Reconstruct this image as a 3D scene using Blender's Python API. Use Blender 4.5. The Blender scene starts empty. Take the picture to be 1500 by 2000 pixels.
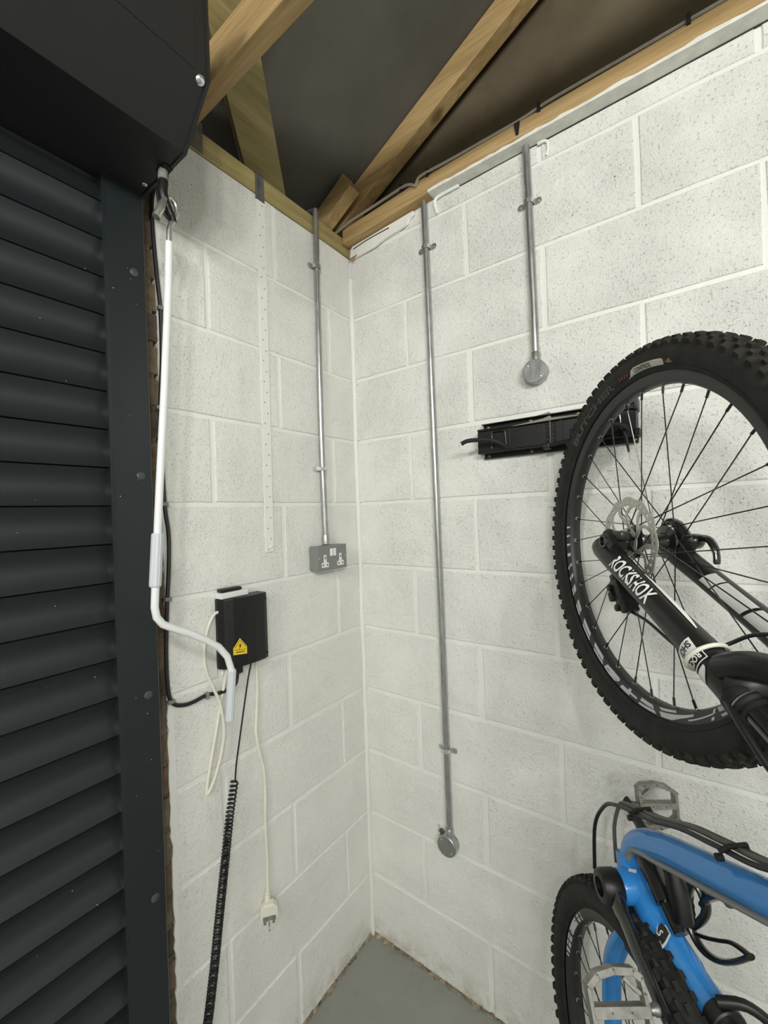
import bpy, math, random
from mathutils import Vector, Matrix
random.seed(7)
PI = math.pi
scene = bpy.context.scene
COL = scene.collection

# ------------------------------------------------------------------ camera
CAM = Vector((.9977, -1.1934, 1.5366))
def camera():
    yaw, pit, rol = .6355, .0031, -.0354
    f = Vector((-math.sin(yaw)*math.cos(pit), math.cos(yaw)*math.cos(pit), math.sin(pit)))
    r0 = Vector((math.cos(yaw), math.sin(yaw), 0)); u0 = r0.cross(f)
    r = r0*math.cos(rol) + u0*math.sin(rol); u = -r0*math.sin(rol) + u0*math.cos(rol)
    cd = bpy.data.cameras.new('camera'); co = bpy.data.objects.new('camera', cd); COL.objects.link(co)
    m = Matrix((r, u, -f)).transposed().to_4x4(); m.translation = CAM
    co.matrix_world = m
    cd.sensor_fit = 'VERTICAL'; cd.sensor_height = 36; cd.lens = 821.62/2000*36
    cd.clip_start = .01; cd.clip_end = 60
    scene.camera = co
camera()

# ------------------------------------------------------------------ world and lights
w = bpy.data.worlds.new('world'); scene.world = w; w.use_nodes = True
w.node_tree.nodes['Background'].inputs[0].default_value = (.75, .8, .85, 1)
w.node_tree.nodes['Background'].inputs[1].default_value = .3
def area(name, loc, rot, sx, sy, power, col):
    l = bpy.data.lights.new(name, 'AREA'); l.shape = 'RECTANGLE'; l.size = sx; l.size_y = sy
    l.energy = power; l.color = col
    o = bpy.data.objects.new(name, l); COL.objects.link(o); o.location = loc; o.rotation_euler = rot
# three fluorescent battens hung under the roof ties, behind the photographer
TUBE = (1, .992, .955)
for bx_, by_, rz_, pw_ in ((1.95, -1.95, 0, 56), (2.9, -2.6, 90, 46), (1.0, -2.75, 90, 42)):
    for k_ in (-.4, 0, .4):        # a glowing tube shines sideways and up as well as down
        l_ = bpy.data.lights.new('batten_light', 'POINT'); l_.energy = pw_/3; l_.color = TUBE; l_.shadow_soft_size = .07
        o_ = bpy.data.objects.new('batten_light', l_); COL.objects.link(o_)
        o_.location = (bx_+(k_ if rz_ == 0 else 0), by_+(k_ if rz_ else 0), 2.40)
scene.view_settings.view_transform = 'Standard'
scene.view_settings.look = 'None'
scene.view_settings.gamma = 1
scene.view_settings.use_curve_mapping = False
scene.view_settings.exposure = 0.56

# ------------------------------------------------------------------ materials
def new_mat(name):
    m = bpy.data.materials.new(name); m.use_nodes = True
    nt = m.node_tree; return m, nt, nt.nodes['Principled BSDF']
def node(nt, typ, **kw):
    n = nt.nodes.new(typ)
    for k, v in kw.items():
        if hasattr(n, k): setattr(n, k, v)
        else: n.inputs[k.replace('_', ' ')].default_value = v
    return n
def ramp(nt, src, stops):
    n = nt.nodes.new('ShaderNodeValToRGB'); e = n.color_ramp.elements
    while len(e) < len(stops): e.new(.5)
    for i, (p, c) in enumerate(stops):
        e[i].position = p; e[i].color = (c, c, c, 1) if not isinstance(c, tuple) else (*c, 1)
    nt.links.new(src, n.inputs[0]); return n
def mixc(nt, fac, a, b, typ='MIX'):
    n = nt.nodes.new('ShaderNodeMix'); n.data_type = 'RGBA'; n.blend_type = typ
    for s, v in ((0, fac), (6, a), (7, b)):
        if hasattr(v, 'links'): nt.links.new(v, n.inputs[s])
        elif s == 0: n.inputs[0].default_value = v
        else: n.inputs[s].default_value = (*v, 1)
    return n.outputs[2]
def wpos(nt): return nt.nodes.new('ShaderNodeNewGeometry').outputs['Position']
def noise(nt, vec, scale, detail=3, rough=.6, dist=0):
    n = node(nt, 'ShaderNodeTexNoise', Scale=scale, Detail=detail, Roughness=rough, Distortion=dist)
    nt.links.new(vec, n.inputs['Vector']); return n.outputs['Fac']
def mathn(nt, op, a, b):
    n = nt.nodes.new('ShaderNodeMath'); n.operation = op
    for s, v in ((0, a), (1, b)):
        if hasattr(v, 'links'): nt.links.new(v, n.inputs[s])
        else: n.inputs[s].default_value = v
    return n.outputs[0]
def bump(nt, bs, h, strength, dist, prev=None):
    n = nt.nodes.new('ShaderNodeBump'); n.inputs['Strength'].default_value = strength; n.inputs['Distance'].default_value = dist
    nt.links.new(h, n.inputs['Height'])
    if prev: nt.links.new(prev, n.inputs['Normal'])
    nt.links.new(n.outputs[0], bs.inputs['Normal']); return n.outputs[0]
def simple(name, col, rough=.5, metal=0, spec=None, nscale=0, namt=.15, bumps=None, coat=0):
    m, nt, b = new_mat(name)
    b.inputs['Base Color'].default_value = (*col, 1); b.inputs['Roughness'].default_value = rough; b.inputs['Metallic'].default_value = metal
    if spec is not None: b.inputs['Specular IOR Level'].default_value = spec
    if coat: b.inputs['Coat Weight'].default_value = coat; b.inputs['Coat Roughness'].default_value = .12
    p = wpos(nt)
    if nscale:
        f = noise(nt, p, nscale, 5)
        r = ramp(nt, f, [(.3, tuple(c*(1-namt) for c in col)), (.7, tuple(min(1, c*(1+namt)) for c in col))])
        nt.links.new(r.outputs[0], b.inputs['Base Color'])
    if bumps: bump(nt, b, noise(nt, p, bumps[0], 4), bumps[1], bumps[2])
    return m

def block_paint(name, col, rough_amt, pit_amt, dirt=0, scuffs=()):
    m, nt, b = new_mat(name); p = wpos(nt)
    b.inputs['Roughness'].default_value = .42; b.inputs['Specular IOR Level'].default_value = .45
    sep = nt.nodes.new('ShaderNodeSeparateXYZ'); nt.links.new(p, sep.inputs[0])
    big = noise(nt, p, 1.7, 3); r = ramp(nt, big, [(.3, tuple(c*.955 for c in col)), (.7, col)])
    # upper courses are coarser, lower ones have thicker paint
    hgt = nt.nodes.new('ShaderNodeMapRange'); hgt.inputs[1].default_value = .4; hgt.inputs[2].default_value = 2.3
    hgt.inputs[3].default_value = .6; hgt.inputs[4].default_value = 1
    nt.links.new(sep.outputs[2], hgt.inputs[0])
    patch = ramp(nt, noise(nt, p, 4.5, 3), [(.36, .5), (.62, 1)]).outputs[0]
    # pits
    pit = node(nt, 'ShaderNodeTexNoise', Scale=150, Detail=4, Roughness=.55); nt.links.new(p, pit.inputs[0])
    pr = ramp(nt, pit.outputs[0], [(.30, 0), (.40, 1)])
    hole = node(nt, 'ShaderNodeTexNoise', Scale=210, Detail=2, Roughness=.5, Distortion=.6); nt.links.new(p, hole.inputs[0])
    sparse = ramp(nt, noise(nt, p, 9, 2), [(.5, 1), (.66, 0)]).outputs[0]
    hsel = mathn(nt, 'ADD', hole.outputs[0], mathn(nt, 'MULTIPLY', sparse, .07))
    hr = ramp(nt, hsel, [(.285, 1), (.335, 0)])
    hm = mathn(nt, 'MULTIPLY', hr.outputs[0], mathn(nt, 'MULTIPLY', hgt.outputs[0], pit_amt))
    c = mixc(nt, hm, r.outputs[0], (.11, .105, .085))
    if dirt:
        d = nt.nodes.new('ShaderNodeMapRange'); nt.links.new(sep.outputs[2], d.inputs[0])
        d.inputs[1].default_value = 0; d.inputs[2].default_value = .10; d.inputs[3].default_value = .55; d.inputs[4].default_value = 0
        dn = mathn(nt, 'MULTIPLY', d.outputs[0], ramp(nt, noise(nt, p, 22, 4), [(.4, 0), (.62, 1)]).outputs[0])
        c = mixc(nt, dn, c, (.40, .35, .25))
    for sx, sy, sz, sr in scuffs:      # faint rubbed marks
        dn = nt.nodes.new('ShaderNodeVectorMath'); dn.operation = 'DISTANCE'; nt.links.new(p, dn.inputs[0]); dn.inputs[1].default_value = (sx, sy, sz)
        mk = ramp(nt, mathn(nt, 'DIVIDE', dn.outputs['Value'], sr*2), [(.2, 1), (.5, 0)]).outputs[0]
        sm = ramp(nt, noise(nt, p, 75, 3, .6, 1.5), [(.50, 0), (.62, 1)]).outputs[0]
        c = mixc(nt, mathn(nt, 'MULTIPLY', mathn(nt, 'MULTIPLY', mk, sm), .2), c, (.36, .34, .24))
    nt.links.new(c, b.inputs['Base Color'])
    fine = noise(nt, p, 230, 4, .7)
    lumps = noise(nt, p, 62, 5, .6, .6)
    h = mathn(nt, 'ADD', mathn(nt, 'MULTIPLY', fine, 1.6), mathn(nt, 'MULTIPLY', lumps, 1.2))
    h = mathn(nt, 'ADD', h, mathn(nt, 'MULTIPLY', pr.outputs[0], .9))
    h = mathn(nt, 'MULTIPLY', h, mathn(nt, 'MULTIPLY', patch, hgt.outputs[0]))
    n1 = bump(nt, b, h, rough_amt, .0038)
    return m
M = {}
M['block'] = block_paint('painted_block', (.85, .852, .808), .85, .85, 1, ((.53, 0, 1.505, .055), (.55, 0, 1.45, .04)))
M['block_left'] = block_paint('painted_block_left', (.84, .842, .798), .75, .6, 1, ((0, -.18, .98, .04), (0, -.25, .97, .03)))
M['joint'] = simple('painted_joint', (.785, .79, .75), .45, nscale=3, namt=.03, bumps=(30, .25, .004))
def felt(name, a, b_, sc):
    m, nt, b = new_mat(name); p = wpos(nt)
    r = ramp(nt, noise(nt, p, sc, 4), [(.3, a), (.7, b_)]); nt.links.new(r.outputs[0], b.inputs['Base Color'])
    b.inputs['Roughness'].default_value = .85; b.inputs['Specular IOR Level'].default_value = .2
    bump(nt, b, noise(nt, p, 60, 4), .3, .003); return m
M['felt'] = felt('roof_felt', (.088, .083, .070), (.125, .119, .102), 3)
M['gable'] = felt('gable_board', (.085, .068, .042), (.13, .108, .07), 5)
def wood(name, c1, c2, axis, scale=60, knots=True):
    m, nt, b = new_mat(name); p = wpos(nt)
    mp = nt.nodes.new('ShaderNodeMapping'); nt.links.new(p, mp.inputs[0])
    s = [1, 1, 1]; s[axis] = .06; mp.inputs['Scale'].default_value = s
    f = noise(nt, mp.outputs[0], scale, 6, .65, .6)
    r = ramp(nt, f, [(.32, c1), (.66, c2)])
    big = ramp(nt, noise(nt, mp.outputs[0], 9, 3), [(.35, .72), (.65, 1)])
    c = mixc(nt, 1, r.outputs[0], big.outputs[0], 'MULTIPLY')
    if knots:
        v = node(nt, 'ShaderNodeTexVoronoi', Scale=5.5); mp2 = nt.nodes.new('ShaderNodeMapping'); nt.links.new(p, mp2.inputs[0])
        s2 = [1, 1, 1]; s2[axis] = .55; mp2.inputs['Scale'].default_value = s2; nt.links.new(mp2.outputs[0], v.inputs['Vector'])
        k = ramp(nt, v.outputs['Distance'], [(.06, 1), (.12, 0)])
        c = mixc(nt, mathn(nt, 'MULTIPLY', k.outputs[0], .7), c, tuple(x*.3 for x in c1))
    nt.links.new(c, b.inputs['Base Color']); b.inputs['Roughness'].default_value = .65
    b.inputs['Specular IOR Level'].default_value = .3
    bump(nt, b, f, .25, .002); return m
M['pine_x'] = wood('pine_along_wall', (.36, .235, .095), (.55, .39, .185), 0)
M['pine_plain'] = wood('pine_plate', (.37, .24, .095), (.56, .395, .19), 0, 60, False)
M['green_y'] = wood('treated_timber', (.27, .215, .09), (.42, .345, .155), 1, 60, False)
M['green_b'] = wood('treated_brace', (.25, .205, .085), (.40, .335, .15), 1, 45)
M['anthracite'] = simple('anthracite_powder_coat', (.013, .018, .020), .36, 0, .5, 200, .08, (260, .12, .001))
M['anthracite_slat'] = simple('anthracite_slat_coat', (.0135, .0175, .019), .38, 0, .55, 200, .08, (300, .15, .001))
M['housing'] = simple('anthracite_housing_coat', (.0135, .015, .0155), .5, 0, .4, 300, .08, (320, .2, .001))
M['rubber'] = simple('black_rubber', (.012, .012, .012), .6, 0, .35, 60, .3)
M['black'] = simple('black_plastic', (.009, .009, .009), .40, 0, .4, 80, .15, (300, .1, .0006))
M['blackgloss'] = simple('black_gloss', (.013, .014, .013), .22, 0, .5, 40, .2, None, .5)
M['cable_black'] = simple('black_cable', (.012, .012, .013), .35, 0, .5, 50, .1)
M['cable_white'] = simple('cream_cable', (.74, .72, .62), .4, 0, .5, 20, .05)
M['cable_beige'] = simple('beige_cable', (.27, .245, .20), .5, 0, .4, 20, .1)
M['cable_grey'] = simple('grey_cable', (.12, .115, .10), .5, 0, .4, 20, .1)
def galv(name, c1, c2, rough):
    m, nt, b = new_mat(name); p = wpos(nt)
    mp = nt.nodes.new('ShaderNodeMapping'); nt.links.new(p, mp.inputs[0]); mp.inputs['Scale'].default_value = (1, 1, .25)
    r = ramp(nt, noise(nt, mp.outputs[0], 90, 5, .7), [(.3, c1), (.7, c2)]); nt.links.new(r.outputs[0], b.inputs['Base Color'])
    rr = ramp(nt, noise(nt, mp.outputs[0], 60, 4), [(.3, rough*.75), (.7, rough*1.3)]); nt.links.new(rr.outputs[0], b.inputs['Roughness'])
    b.inputs['Metallic'].default_value = .85; return m
M['galv'] = galv('galvanised_steel', (.34, .345, .34), (.52, .53, .52), .34)
M['zinc'] = galv('bright_zinc', (.55, .56, .55), (.8, .81, .8), .18)
M['strapmetal'] = galv('grey_strap_metal', (.20, .21, .20), (.30, .31, .30), .5)
M['greybox'] = simple('grey_painted_metal', (.21, .215, .205), .45, 0, .5, 250, .06, (350, .15, .0006))
M['whiteplastic'] = simple('white_plastic', (.78, .79, .77), .3, 0, .5)
M['rodwhite'] = simple('white_coated_rod', (.78, .80, .80), .22, 0, .5)
M['gripgrey'] = simple('pale_grey_grip', (.58, .62, .66), .35, 0, .5)
M['capgrey'] = simple('dark_cover_cap', (.055, .06, .06), .4, 0, .5)
M['dark'] = simple('dark_hole', (.006, .006, .006), .7)
M['yellow'] = simple('warning_yellow', (.80, .58, .03), .4)
M['ink'] = simple('black_ink', (.02, .02, .02), .5)
def floor_mat():
    m, nt, b = new_mat('grey_floor_paint'); p = wpos(nt)
    r = ramp(nt, noise(nt, p, 4, 4), [(.3, (.225, .232, .205)), (.7, (.275, .28, .25))])
    sp = ramp(nt, noise(nt, p, 90, 2), [(.72, 0), (.76, 1)])
    c = mixc(nt, mathn(nt, 'MULTIPLY', sp.outputs[0], .6), r.outputs[0], (.55, .55, .5))
    st = ramp(nt, noise(nt, p, 14, 5), [(.60, 0), (.78, .6)])
    c = mixc(nt, st.outputs[0], c, (.22, .16, .10))
    nt.links.new(c, b.inputs['Base Color']); b.inputs['Roughness'].default_value = .42
    bump(nt, b, noise(nt, p, 70, 4), .2, .002); return m
M['floor'] = floor_mat()
def brick_mat(i, a, b_):
    m, nt, b = new_mat('rough_brick'); p = wpos(nt)
    r = ramp(nt, noise(nt, p, 38, 5, .7), [(.3, a), (.7, b_)])
    nt.links.new(r.outputs[0], b.inputs['Base Color']); b.inputs['Roughness'].default_value = .9
    bump(nt, b, noise(nt, p, 80, 5), .9, .005); return m
M['bricks'] = [brick_mat(0, (.11, .075, .05), (.21, .135, .085)), brick_mat(1, (.12, .09, .055), (.23, .17, .11)),
               brick_mat(2, (.07, .055, .04), (.15, .115, .08)), brick_mat(3, (.14, .10, .06), (.22, .18, .12))]
M['brickmortar'] = simple('dirty_mortar', (.17, .14, .095), .95, nscale=45, namt=.5, bumps=(70, .8, .005))
M['debris'] = simple('skirting_debris', (.24, .20, .14), .9, nscale=45, namt=.75, bumps=(120, .8, .004))
def tyre_mat():
    m, nt, b = new_mat('dusty_tyre'); p = wpos(nt)
    r = ramp(nt, noise(nt, p, 28, 5, .7), [(.35, (.012, .012, .011)), (.75, (.030, .029, .025))])
    nt.links.new(r.outputs[0], b.inputs['Base Color']); b.inputs['Roughness'].default_value = .75
    b.inputs['Specular IOR Level'].default_value = .35
    bump(nt, b, noise(nt, p, 220, 4), .35, .001); return m
M['tyre'] = tyre_mat()
M['tread'] = simple('muddy_tread', (.026, .025, .021), .85, 0, .3, 40, .5, (200, .5, .001))
M['rim'] = simple('black_rim', (.022, .023, .023), .40, 0, .5, 60, .1)
M['decalgrey'] = simple('grey_decal', (.58, .60, .61), .4)
M['decalpatch'] = simple('beige_patch', (.50, .49, .42), .6)
M['decaldark'] = simple('dark_grey_print', (.22, .22, .20), .6)
M['decalred'] = simple('faded_red_print', (.11, .03, .03), .6)
M['decalwhite'] = simple('white_print', (.82, .83, .80), .35)
M['decalorange'] = simple('faded_orange_print', (.25, .14, .09), .6)
M['rotor'] = simple('rotor_steel', (.50, .49, .44), .42, .6, nscale=90, namt=.1)
M['blue'] = simple('blue_frame_paint', (.030, .235, .62), .26, 0, .5, 30, .06, None, .4)
M['pedal'] = simple('worn_pedal_metal', (.27, .265, .24), .48, .4, nscale=60, namt=.3, bumps=(150, .3, .001))
M['legpaint'] = simple('satin_black_fork', (.012, .012, .012), .34, 0, .5, 50, .15)
M['steel'] = galv('polished_steel', (.50, .50, .49), (.68, .68, .66), .3)

# ------------------------------------------------------------------ mesh building
class MB:
    def __init__(s): s.v = []; s.f = []; s.sm = []
    def add(s, vs, fs, smooth=False):
        o = len(s.v); s.v += [Vector(p) for p in vs]; s.f += [tuple(i+o for i in f) for f in fs]; s.sm += [smooth]*len(fs); return s
    def build(s, name, mat, parent=None, kind=None, label=None, bevel=0):
        base = root_loc(parent) if parent else None
        if base is None:
            # origin at the lowest centre of the mesh
            xs = [p.x for p in s.v]; ys = [p.y for p in s.v]; zs = [p.z for p in s.v]
            base = Vector(((min(xs)+max(xs))/2, (min(ys)+max(ys))/2, min(zs)))
        me = bpy.data.meshes.new(name); me.from_pydata([tuple(p-base) for p in s.v], [], s.f)
        me.polygons.foreach_set('use_smooth', s.sm); me.update()
        if any(s.sm): me.set_sharp_from_angle(angle=math.radians(38))
        if mat: me.materials.append(mat)
        o = bpy.data.objects.new(name, me); COL.objects.link(o)
        if parent: o.parent = parent
        else: o.location = base
        if kind: o['kind'] = kind
        if label: o['label'] = label
        if bevel:
            b = o.modifiers.new('bevel', 'BEVEL'); b.width = bevel; b.segments = 2; b.limit_method = 'ANGLE'
        return o
def root_loc(o):
    while o.parent: o = o.parent
    return o.location.copy()
def thing(name, label, cat, loc=(0, 0, 0), group=None):
    o = bpy.data.objects.new(name, None); COL.objects.link(o); o.location = loc; o.empty_display_size = .05
    o['label'] = label; o['category'] = cat
    if group: o['group'] = group
    return o
def tag(o, label, cat, group=None):
    o['label'] = label; o['category'] = cat
    if group: o['group'] = group
    return o
def group_node(name, parent, label=None):
    o = bpy.data.objects.new(name, None); COL.objects.link(o); o.parent = parent; o.empty_display_size = .05
    if label: o['label'] = label
    return o
AX = (Vector((1, 0, 0)), Vector((0, 1, 0)), Vector((0, 0, 1)))
def frame(d, up=Vector((0, 0, 1))):
    d = Vector(d).normalized(); a = d.cross(up)
    if a.length < 1e-4: a = d.cross(Vector((1, 0, 0)))
    a.normalize(); return d, a, d.cross(a)
def tube(mb, pts, r, seg=10, closed=False, caps=True, flat=1.0, up=None, smooth=True):
    pts = [Vector(p) for p in pts]; n = len(pts)
    rs = r if isinstance(r, (list, tuple)) else [r]*n
    tang = []
    for i in range(n):
        if closed: t = pts[(i+1) % n]-pts[i-1]
        else: t = pts[min(i+1, n-1)]-pts[max(i-1, 0)]
        tang.append(t.normalized())
    _, a, b = frame(tang[0], up or Vector((0, 0, 1)))
    vs = []; fs = []
    for i in range(n):
        if i:
            q = tang[i-1].rotation_difference(tang[i]); a = (q @ a).normalized()
        b = tang[i].cross(a).normalized(); a = b.cross(tang[i])
        for k in range(seg):
            th = 2*PI*k/seg; vs.append(pts[i]+a*math.cos(th)*rs[i]+b*math.sin(th)*rs[i]*flat)
    m = n if closed else n-1
    for i in range(m):
        for k in range(seg):
            j = (i+1) % n; fs.append((i*seg+k, i*seg+(k+1) % seg, j*seg+(k+1) % seg, j*seg+k))
    mb.add(vs, fs, smooth)
    if caps and not closed:
        o = len(mb.v)-len(vs)
        mb.f.append(tuple(o+k for k in range(seg))[::-1]); mb.sm.append(False)
        mb.f.append(tuple(o+(n-1)*seg+k for k in range(seg))); mb.sm.append(False)
    return mb
def spline(pts, sub=6, closed=False):
    P = [Vector(p) for p in pts]; n = len(P); out = []
    rng = range(n) if closed else range(n-1)
    for i in rng:
        p0 = P[i-1] if (closed or i) else P[0]; p1 = P[i]; p2 = P[(i+1) % n]; p3 = P[(i+2) % n] if (closed or i < n-2) else P[-1]
        for k in range(sub):
            t = k/sub
            out.append(.5*((2*p1)+(p2-p0)*t+(2*p0-5*p1+4*p2-p3)*t*t+(3*p1-p0-3*p2+p3)*t**3))
    if not closed: out.append(P[-1])
    return out
def box(mb, c, size, rot=None, ch=0):
    c = Vector(c); hx, hy, hz = (s/2 for s in size); R = rot or Matrix.Identity(3)
    if ch <= 0:
        vs = [c+R @ Vector((x*hx, y*hy, z*hz)) for x in (-1, 1) for y in (-1, 1) for z in (-1, 1)]
        mb.add(vs, [(0, 1, 3, 2), (4, 6, 7, 5), (0, 4, 5, 1), (2, 3, 7, 6), (0, 2, 6, 4), (1, 5, 7, 3)])
    else:
        # rounded by chamfering every edge
        import bmesh
        bm = bmesh.new(); bmesh.ops.create_cube(bm, size=1)
        for v in bm.verts: v.co = Vector((v.co.x*2*hx, v.co.y*2*hy, v.co.z*2*hz))
        bmesh.ops.bevel(bm, geom=bm.edges[:], offset=ch, segments=2, affect='EDGES', profile=.5)
        bm.verts.ensure_lookup_table()
        mb.add([c+R @ v.co for v in bm.verts], [tuple(v.index for v in f.verts) for f in bm.faces]); bm.free()
    return mb
def bx(mb, x0, x1, y0, y1, z0, z1, ch=0):
    return box(mb, ((x0+x1)/2, (y0+y1)/2, (z0+z1)/2), (abs(x1-x0), abs(y1-y0), abs(z1-z0)), None, ch)
def lathe(mb, o, axis, prof, seg=24, smooth=True, caps=True):
    # prof: (radius, distance along axis)
    o = Vector(o); d, a, b = frame(axis); vs = []; fs = []
    for r, t in prof:
        for k in range(seg):
            th = 2*PI*k/seg; vs.append(o+d*t+(a*math.cos(th)+b*math.sin(th))*r)
    for i in range(len(prof)-1):
        for k in range(seg): fs.append((i*seg+k, i*seg+(k+1) % seg, (i+1)*seg+(k+1) % seg, (i+1)*seg+k))
    s = len(mb.v); mb.add(vs, fs, smooth)
    if caps:
        mb.f.append(tuple(s+k for k in range(seg))[::-1]); mb.sm.append(False)
        mb.f.append(tuple(s+(len(prof)-1)*seg+k for k in range(seg))); mb.sm.append(False)
    return mb
def prism(mb, poly, O, U, V, N, t):
    O, U, V, N = Vector(O), Vector(U), Vector(V), Vector(N); n = len(poly)
    vs = [O+U*x+V*y for x, y in poly]+[O+U*x+V*y+N*t for x, y in poly]
    fs = [tuple(range(n))[::-1], tuple(range(n, 2*n))]+[(i, (i+1) % n, n+(i+1) % n, n+i) for i in range(n)]
    return mb.add(vs, fs)
_tc = {}
def text_geo(s, size=1.0, off=.026):
    key = (s, off)
    if key not in _tc:
        c = bpy.data.curves.new('text', 'FONT'); c.body = s; c.size = 1; c.offset = off; c.resolution_u = 3
        o = bpy.data.objects.new('text', c); COL.objects.link(o)
        dg = bpy.context.evaluated_depsgraph_get(); me = o.evaluated_get(dg).to_mesh()
        _tc[key] = ([tuple(v.co) for v in me.vertices], [tuple(p.vertices) for p in me.polygons])
        o.evaluated_get(dg).to_mesh_clear(); bpy.data.objects.remove(o); bpy.data.curves.remove(c)
    v, f = _tc[key]; return [(x*size, y*size) for x, y, z in v], f

# ------------------------------------------------------------------ the setting
HC = .225
def structure(o): o['kind'] = 'structure'; return o
def mk_root(name, loc=(0, 0, 0)):
    o = bpy.data.objects.new(name, None); COL.objects.link(o); o.location = loc; o['kind'] = 'structure'; return o
fl = MB(); bx(fl, -.3, 4.6, -3.6, .2, -.12, 0); structure(fl.build('floor', M['floor']))

def block(axis, a0, a1, z0, z1, parent, mat, front=0.0):
    """one concrete block: irregular worn outline, chamfered face. axis 'x' = right wall, 'y' = left wall"""
    mb = MB(); j = lambda: random.uniform(-.0012, .0012)
    proud = random.uniform(0, .0012)
    n = 4; out = []
    for i in range(n): out.append((a0+(a1-a0)*i/n, z0))
    for i in range(2): out.append((a1, z0+(z1-z0)*i/2))
    for i in range(n): out.append((a1-(a1-a0)*i/n, z1))
    for i in range(2): out.append((a0, z1-(z1-z0)*i/2))
    out = [(x+j(), z+j()) for x, z in out]
    cx, cz = (a0+a1)/2, (z0+z1)/2
    def ins(p, d): return (p[0]+(d if p[0] < cx-.001 and abs(p[0]-a0) < .01 else -d if abs(p[0]-a1) < .01 else 0),
                           p[1]+(d if abs(p[1]-z0) < .01 else -d if abs(p[1]-z1) < .01 else 0))
    inn = [ins(p, .0022) for p in out]
    def P(q, d):   # d: distance proud of the wall plane into the room
        return (q[0], -d, q[1]) if axis == 'x' else (d, q[0], q[1])
    N = len(out)
    vs = [P(q, -.02) for q in out]+[P(q, proud-.0016) for q in out]+[P(q, proud) for q in inn]
    fs = []
    for i in range(N):
        k = (i+1) % N; fs += [(i, k, N+k, N+i), (N+i, N+k, 2*N+k, 2*N+i)]
    fs.append(tuple(2*N+i for i in range(N)))
    if axis == 'y': fs = [f[::-1] for f in fs]
    mb.add(vs, fs); mb.build('block', mat, parent)

def wall_of_blocks():
    mb = MB(); bx(mb, -.12, 4.6, .0028, .13, 0, 2.56)
    wr = structure(mb.build('wall_right', M['joint']))
    A = .236; g = .0065
    for n in range(1, 13):
        z0 = (n-1)*HC+.0055; z1 = n*HC-.0055
        if n == 12: z1 = 2.534
        first = A if n % 2 == 0 else A+.225
        edges = [0.004]+[first+.45*k for k in range(0, 6)]
        for k in range(len(edges)-1):
            jl = random.uniform(-.003, .003)
            if edges[k] > 2.4: break
            block('x', edges[k]+(g if k else 0)+jl, edges[k+1]-g+jl, z0, z1, wr, M['block'])
    mb = MB(); bx(mb, -.13, -.0028, -.704, .002, 0, 2.478)
    wl = structure(mb.build('wall_left', M['joint']))
    B = .128
    for n in range(1, 12):
        z0 = (n-1)*HC+.0055; z1 = n*HC-.0055
        if n == 11: z1 = 2.477
        first = B if n % 2 == 0 else B+.225
        edges = [.004, first, first+.45, first+.9]
        for k in range(3):
            e0, e1 = edges[k]+(g if k else 0), edges[k+1]-g
            if e0 > .69: break
            e1 = min(e1, .7145-.0095*z0/2.4+random.uniform(-.002, .002))
            if e1-e0 < .02: continue
            block('y', -e1, -e0, z0, z1, wl, M['block_left'])
    # thick paint bead in the corner
    cb = MB(); tube(cb, [(.004+random.uniform(-.0012, .0012), -.004+random.uniform(-.0012, .0012), z*.1) for z in range(0, 25)], .008, 8, caps=False)
    cb.build('paint_bead', M['joint'], wl)
    # brick jamb beside and behind the shutter guide
    bm_ = MB(); bx(bm_, -.13, -.0065, -.86, -.716, 0, 2.478)
    jm = structure(bm_.build('trim_1', M['brickmortar'])); jm['label'] = 'raw brick jamb between shutter guide and white wall'
    for i in range(33):
        z0 = i*.075+.005+random.uniform(-.002, .002); b2 = MB()
        bx(b2, -.10, -.003+random.uniform(-.004, .003), -.856, -.7035, z0, z0+.064+random.uniform(-.003, .002), .004)
        b2.build('brick', random.choice(M['bricks']), jm)
    # ragged edge of white paint
    rg = MB(); z = 0.02; pts = []
    while z < 2.47:
        pts.append((-.7145+.0095*z/2.4-random.uniform(0, .005)*(1.4 if z < 1.1 else .5), z)); z += random.uniform(.008, .03)
    poly = [(-.708, .02)]+pts+[(-.708, 2.47)]
    n = len(poly)
    rows_v = []; rows_f = []
    for i, (y, z) in enumerate(pts):
        rows_v += [(.0004, -.700, z), (.0012, y, z), (-.004, y, z)]
    for i in range(len(pts)-1):
        a = i*3; rows_f += [(a, a+3, a+4, a+1), (a+1, a+4, a+5, a+2)]
    rg.add(rows_v, rows_f); rg.build('paint_edge', M['joint'], wl)
    # lintel area above the shutter and the wall beyond the opening
    lb = MB(); bx(lb, -.13, 0, -3.6, -.858, 2.25, 2.56); structure(lb.build('wall_front', M['joint']))
    lb2 = MB(); bx(lb2, -.13, 0, -3.6, -3.05, 0, 2.25); lb2.build('wall_panel', M['joint'], bpy.data.objects['wall_front'])
    bk = MB(); bx(bk, -.13, 4.7, -3.72, -3.6, 0, 2.6); structure(bk.build('wall_back', M['block']))
    fr = MB(); bx(fr, 4.6, 4.72, -3.6, .13, 0, 2.6); structure(fr.build('wall_far', M['block']))
wall_of_blocks()

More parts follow.
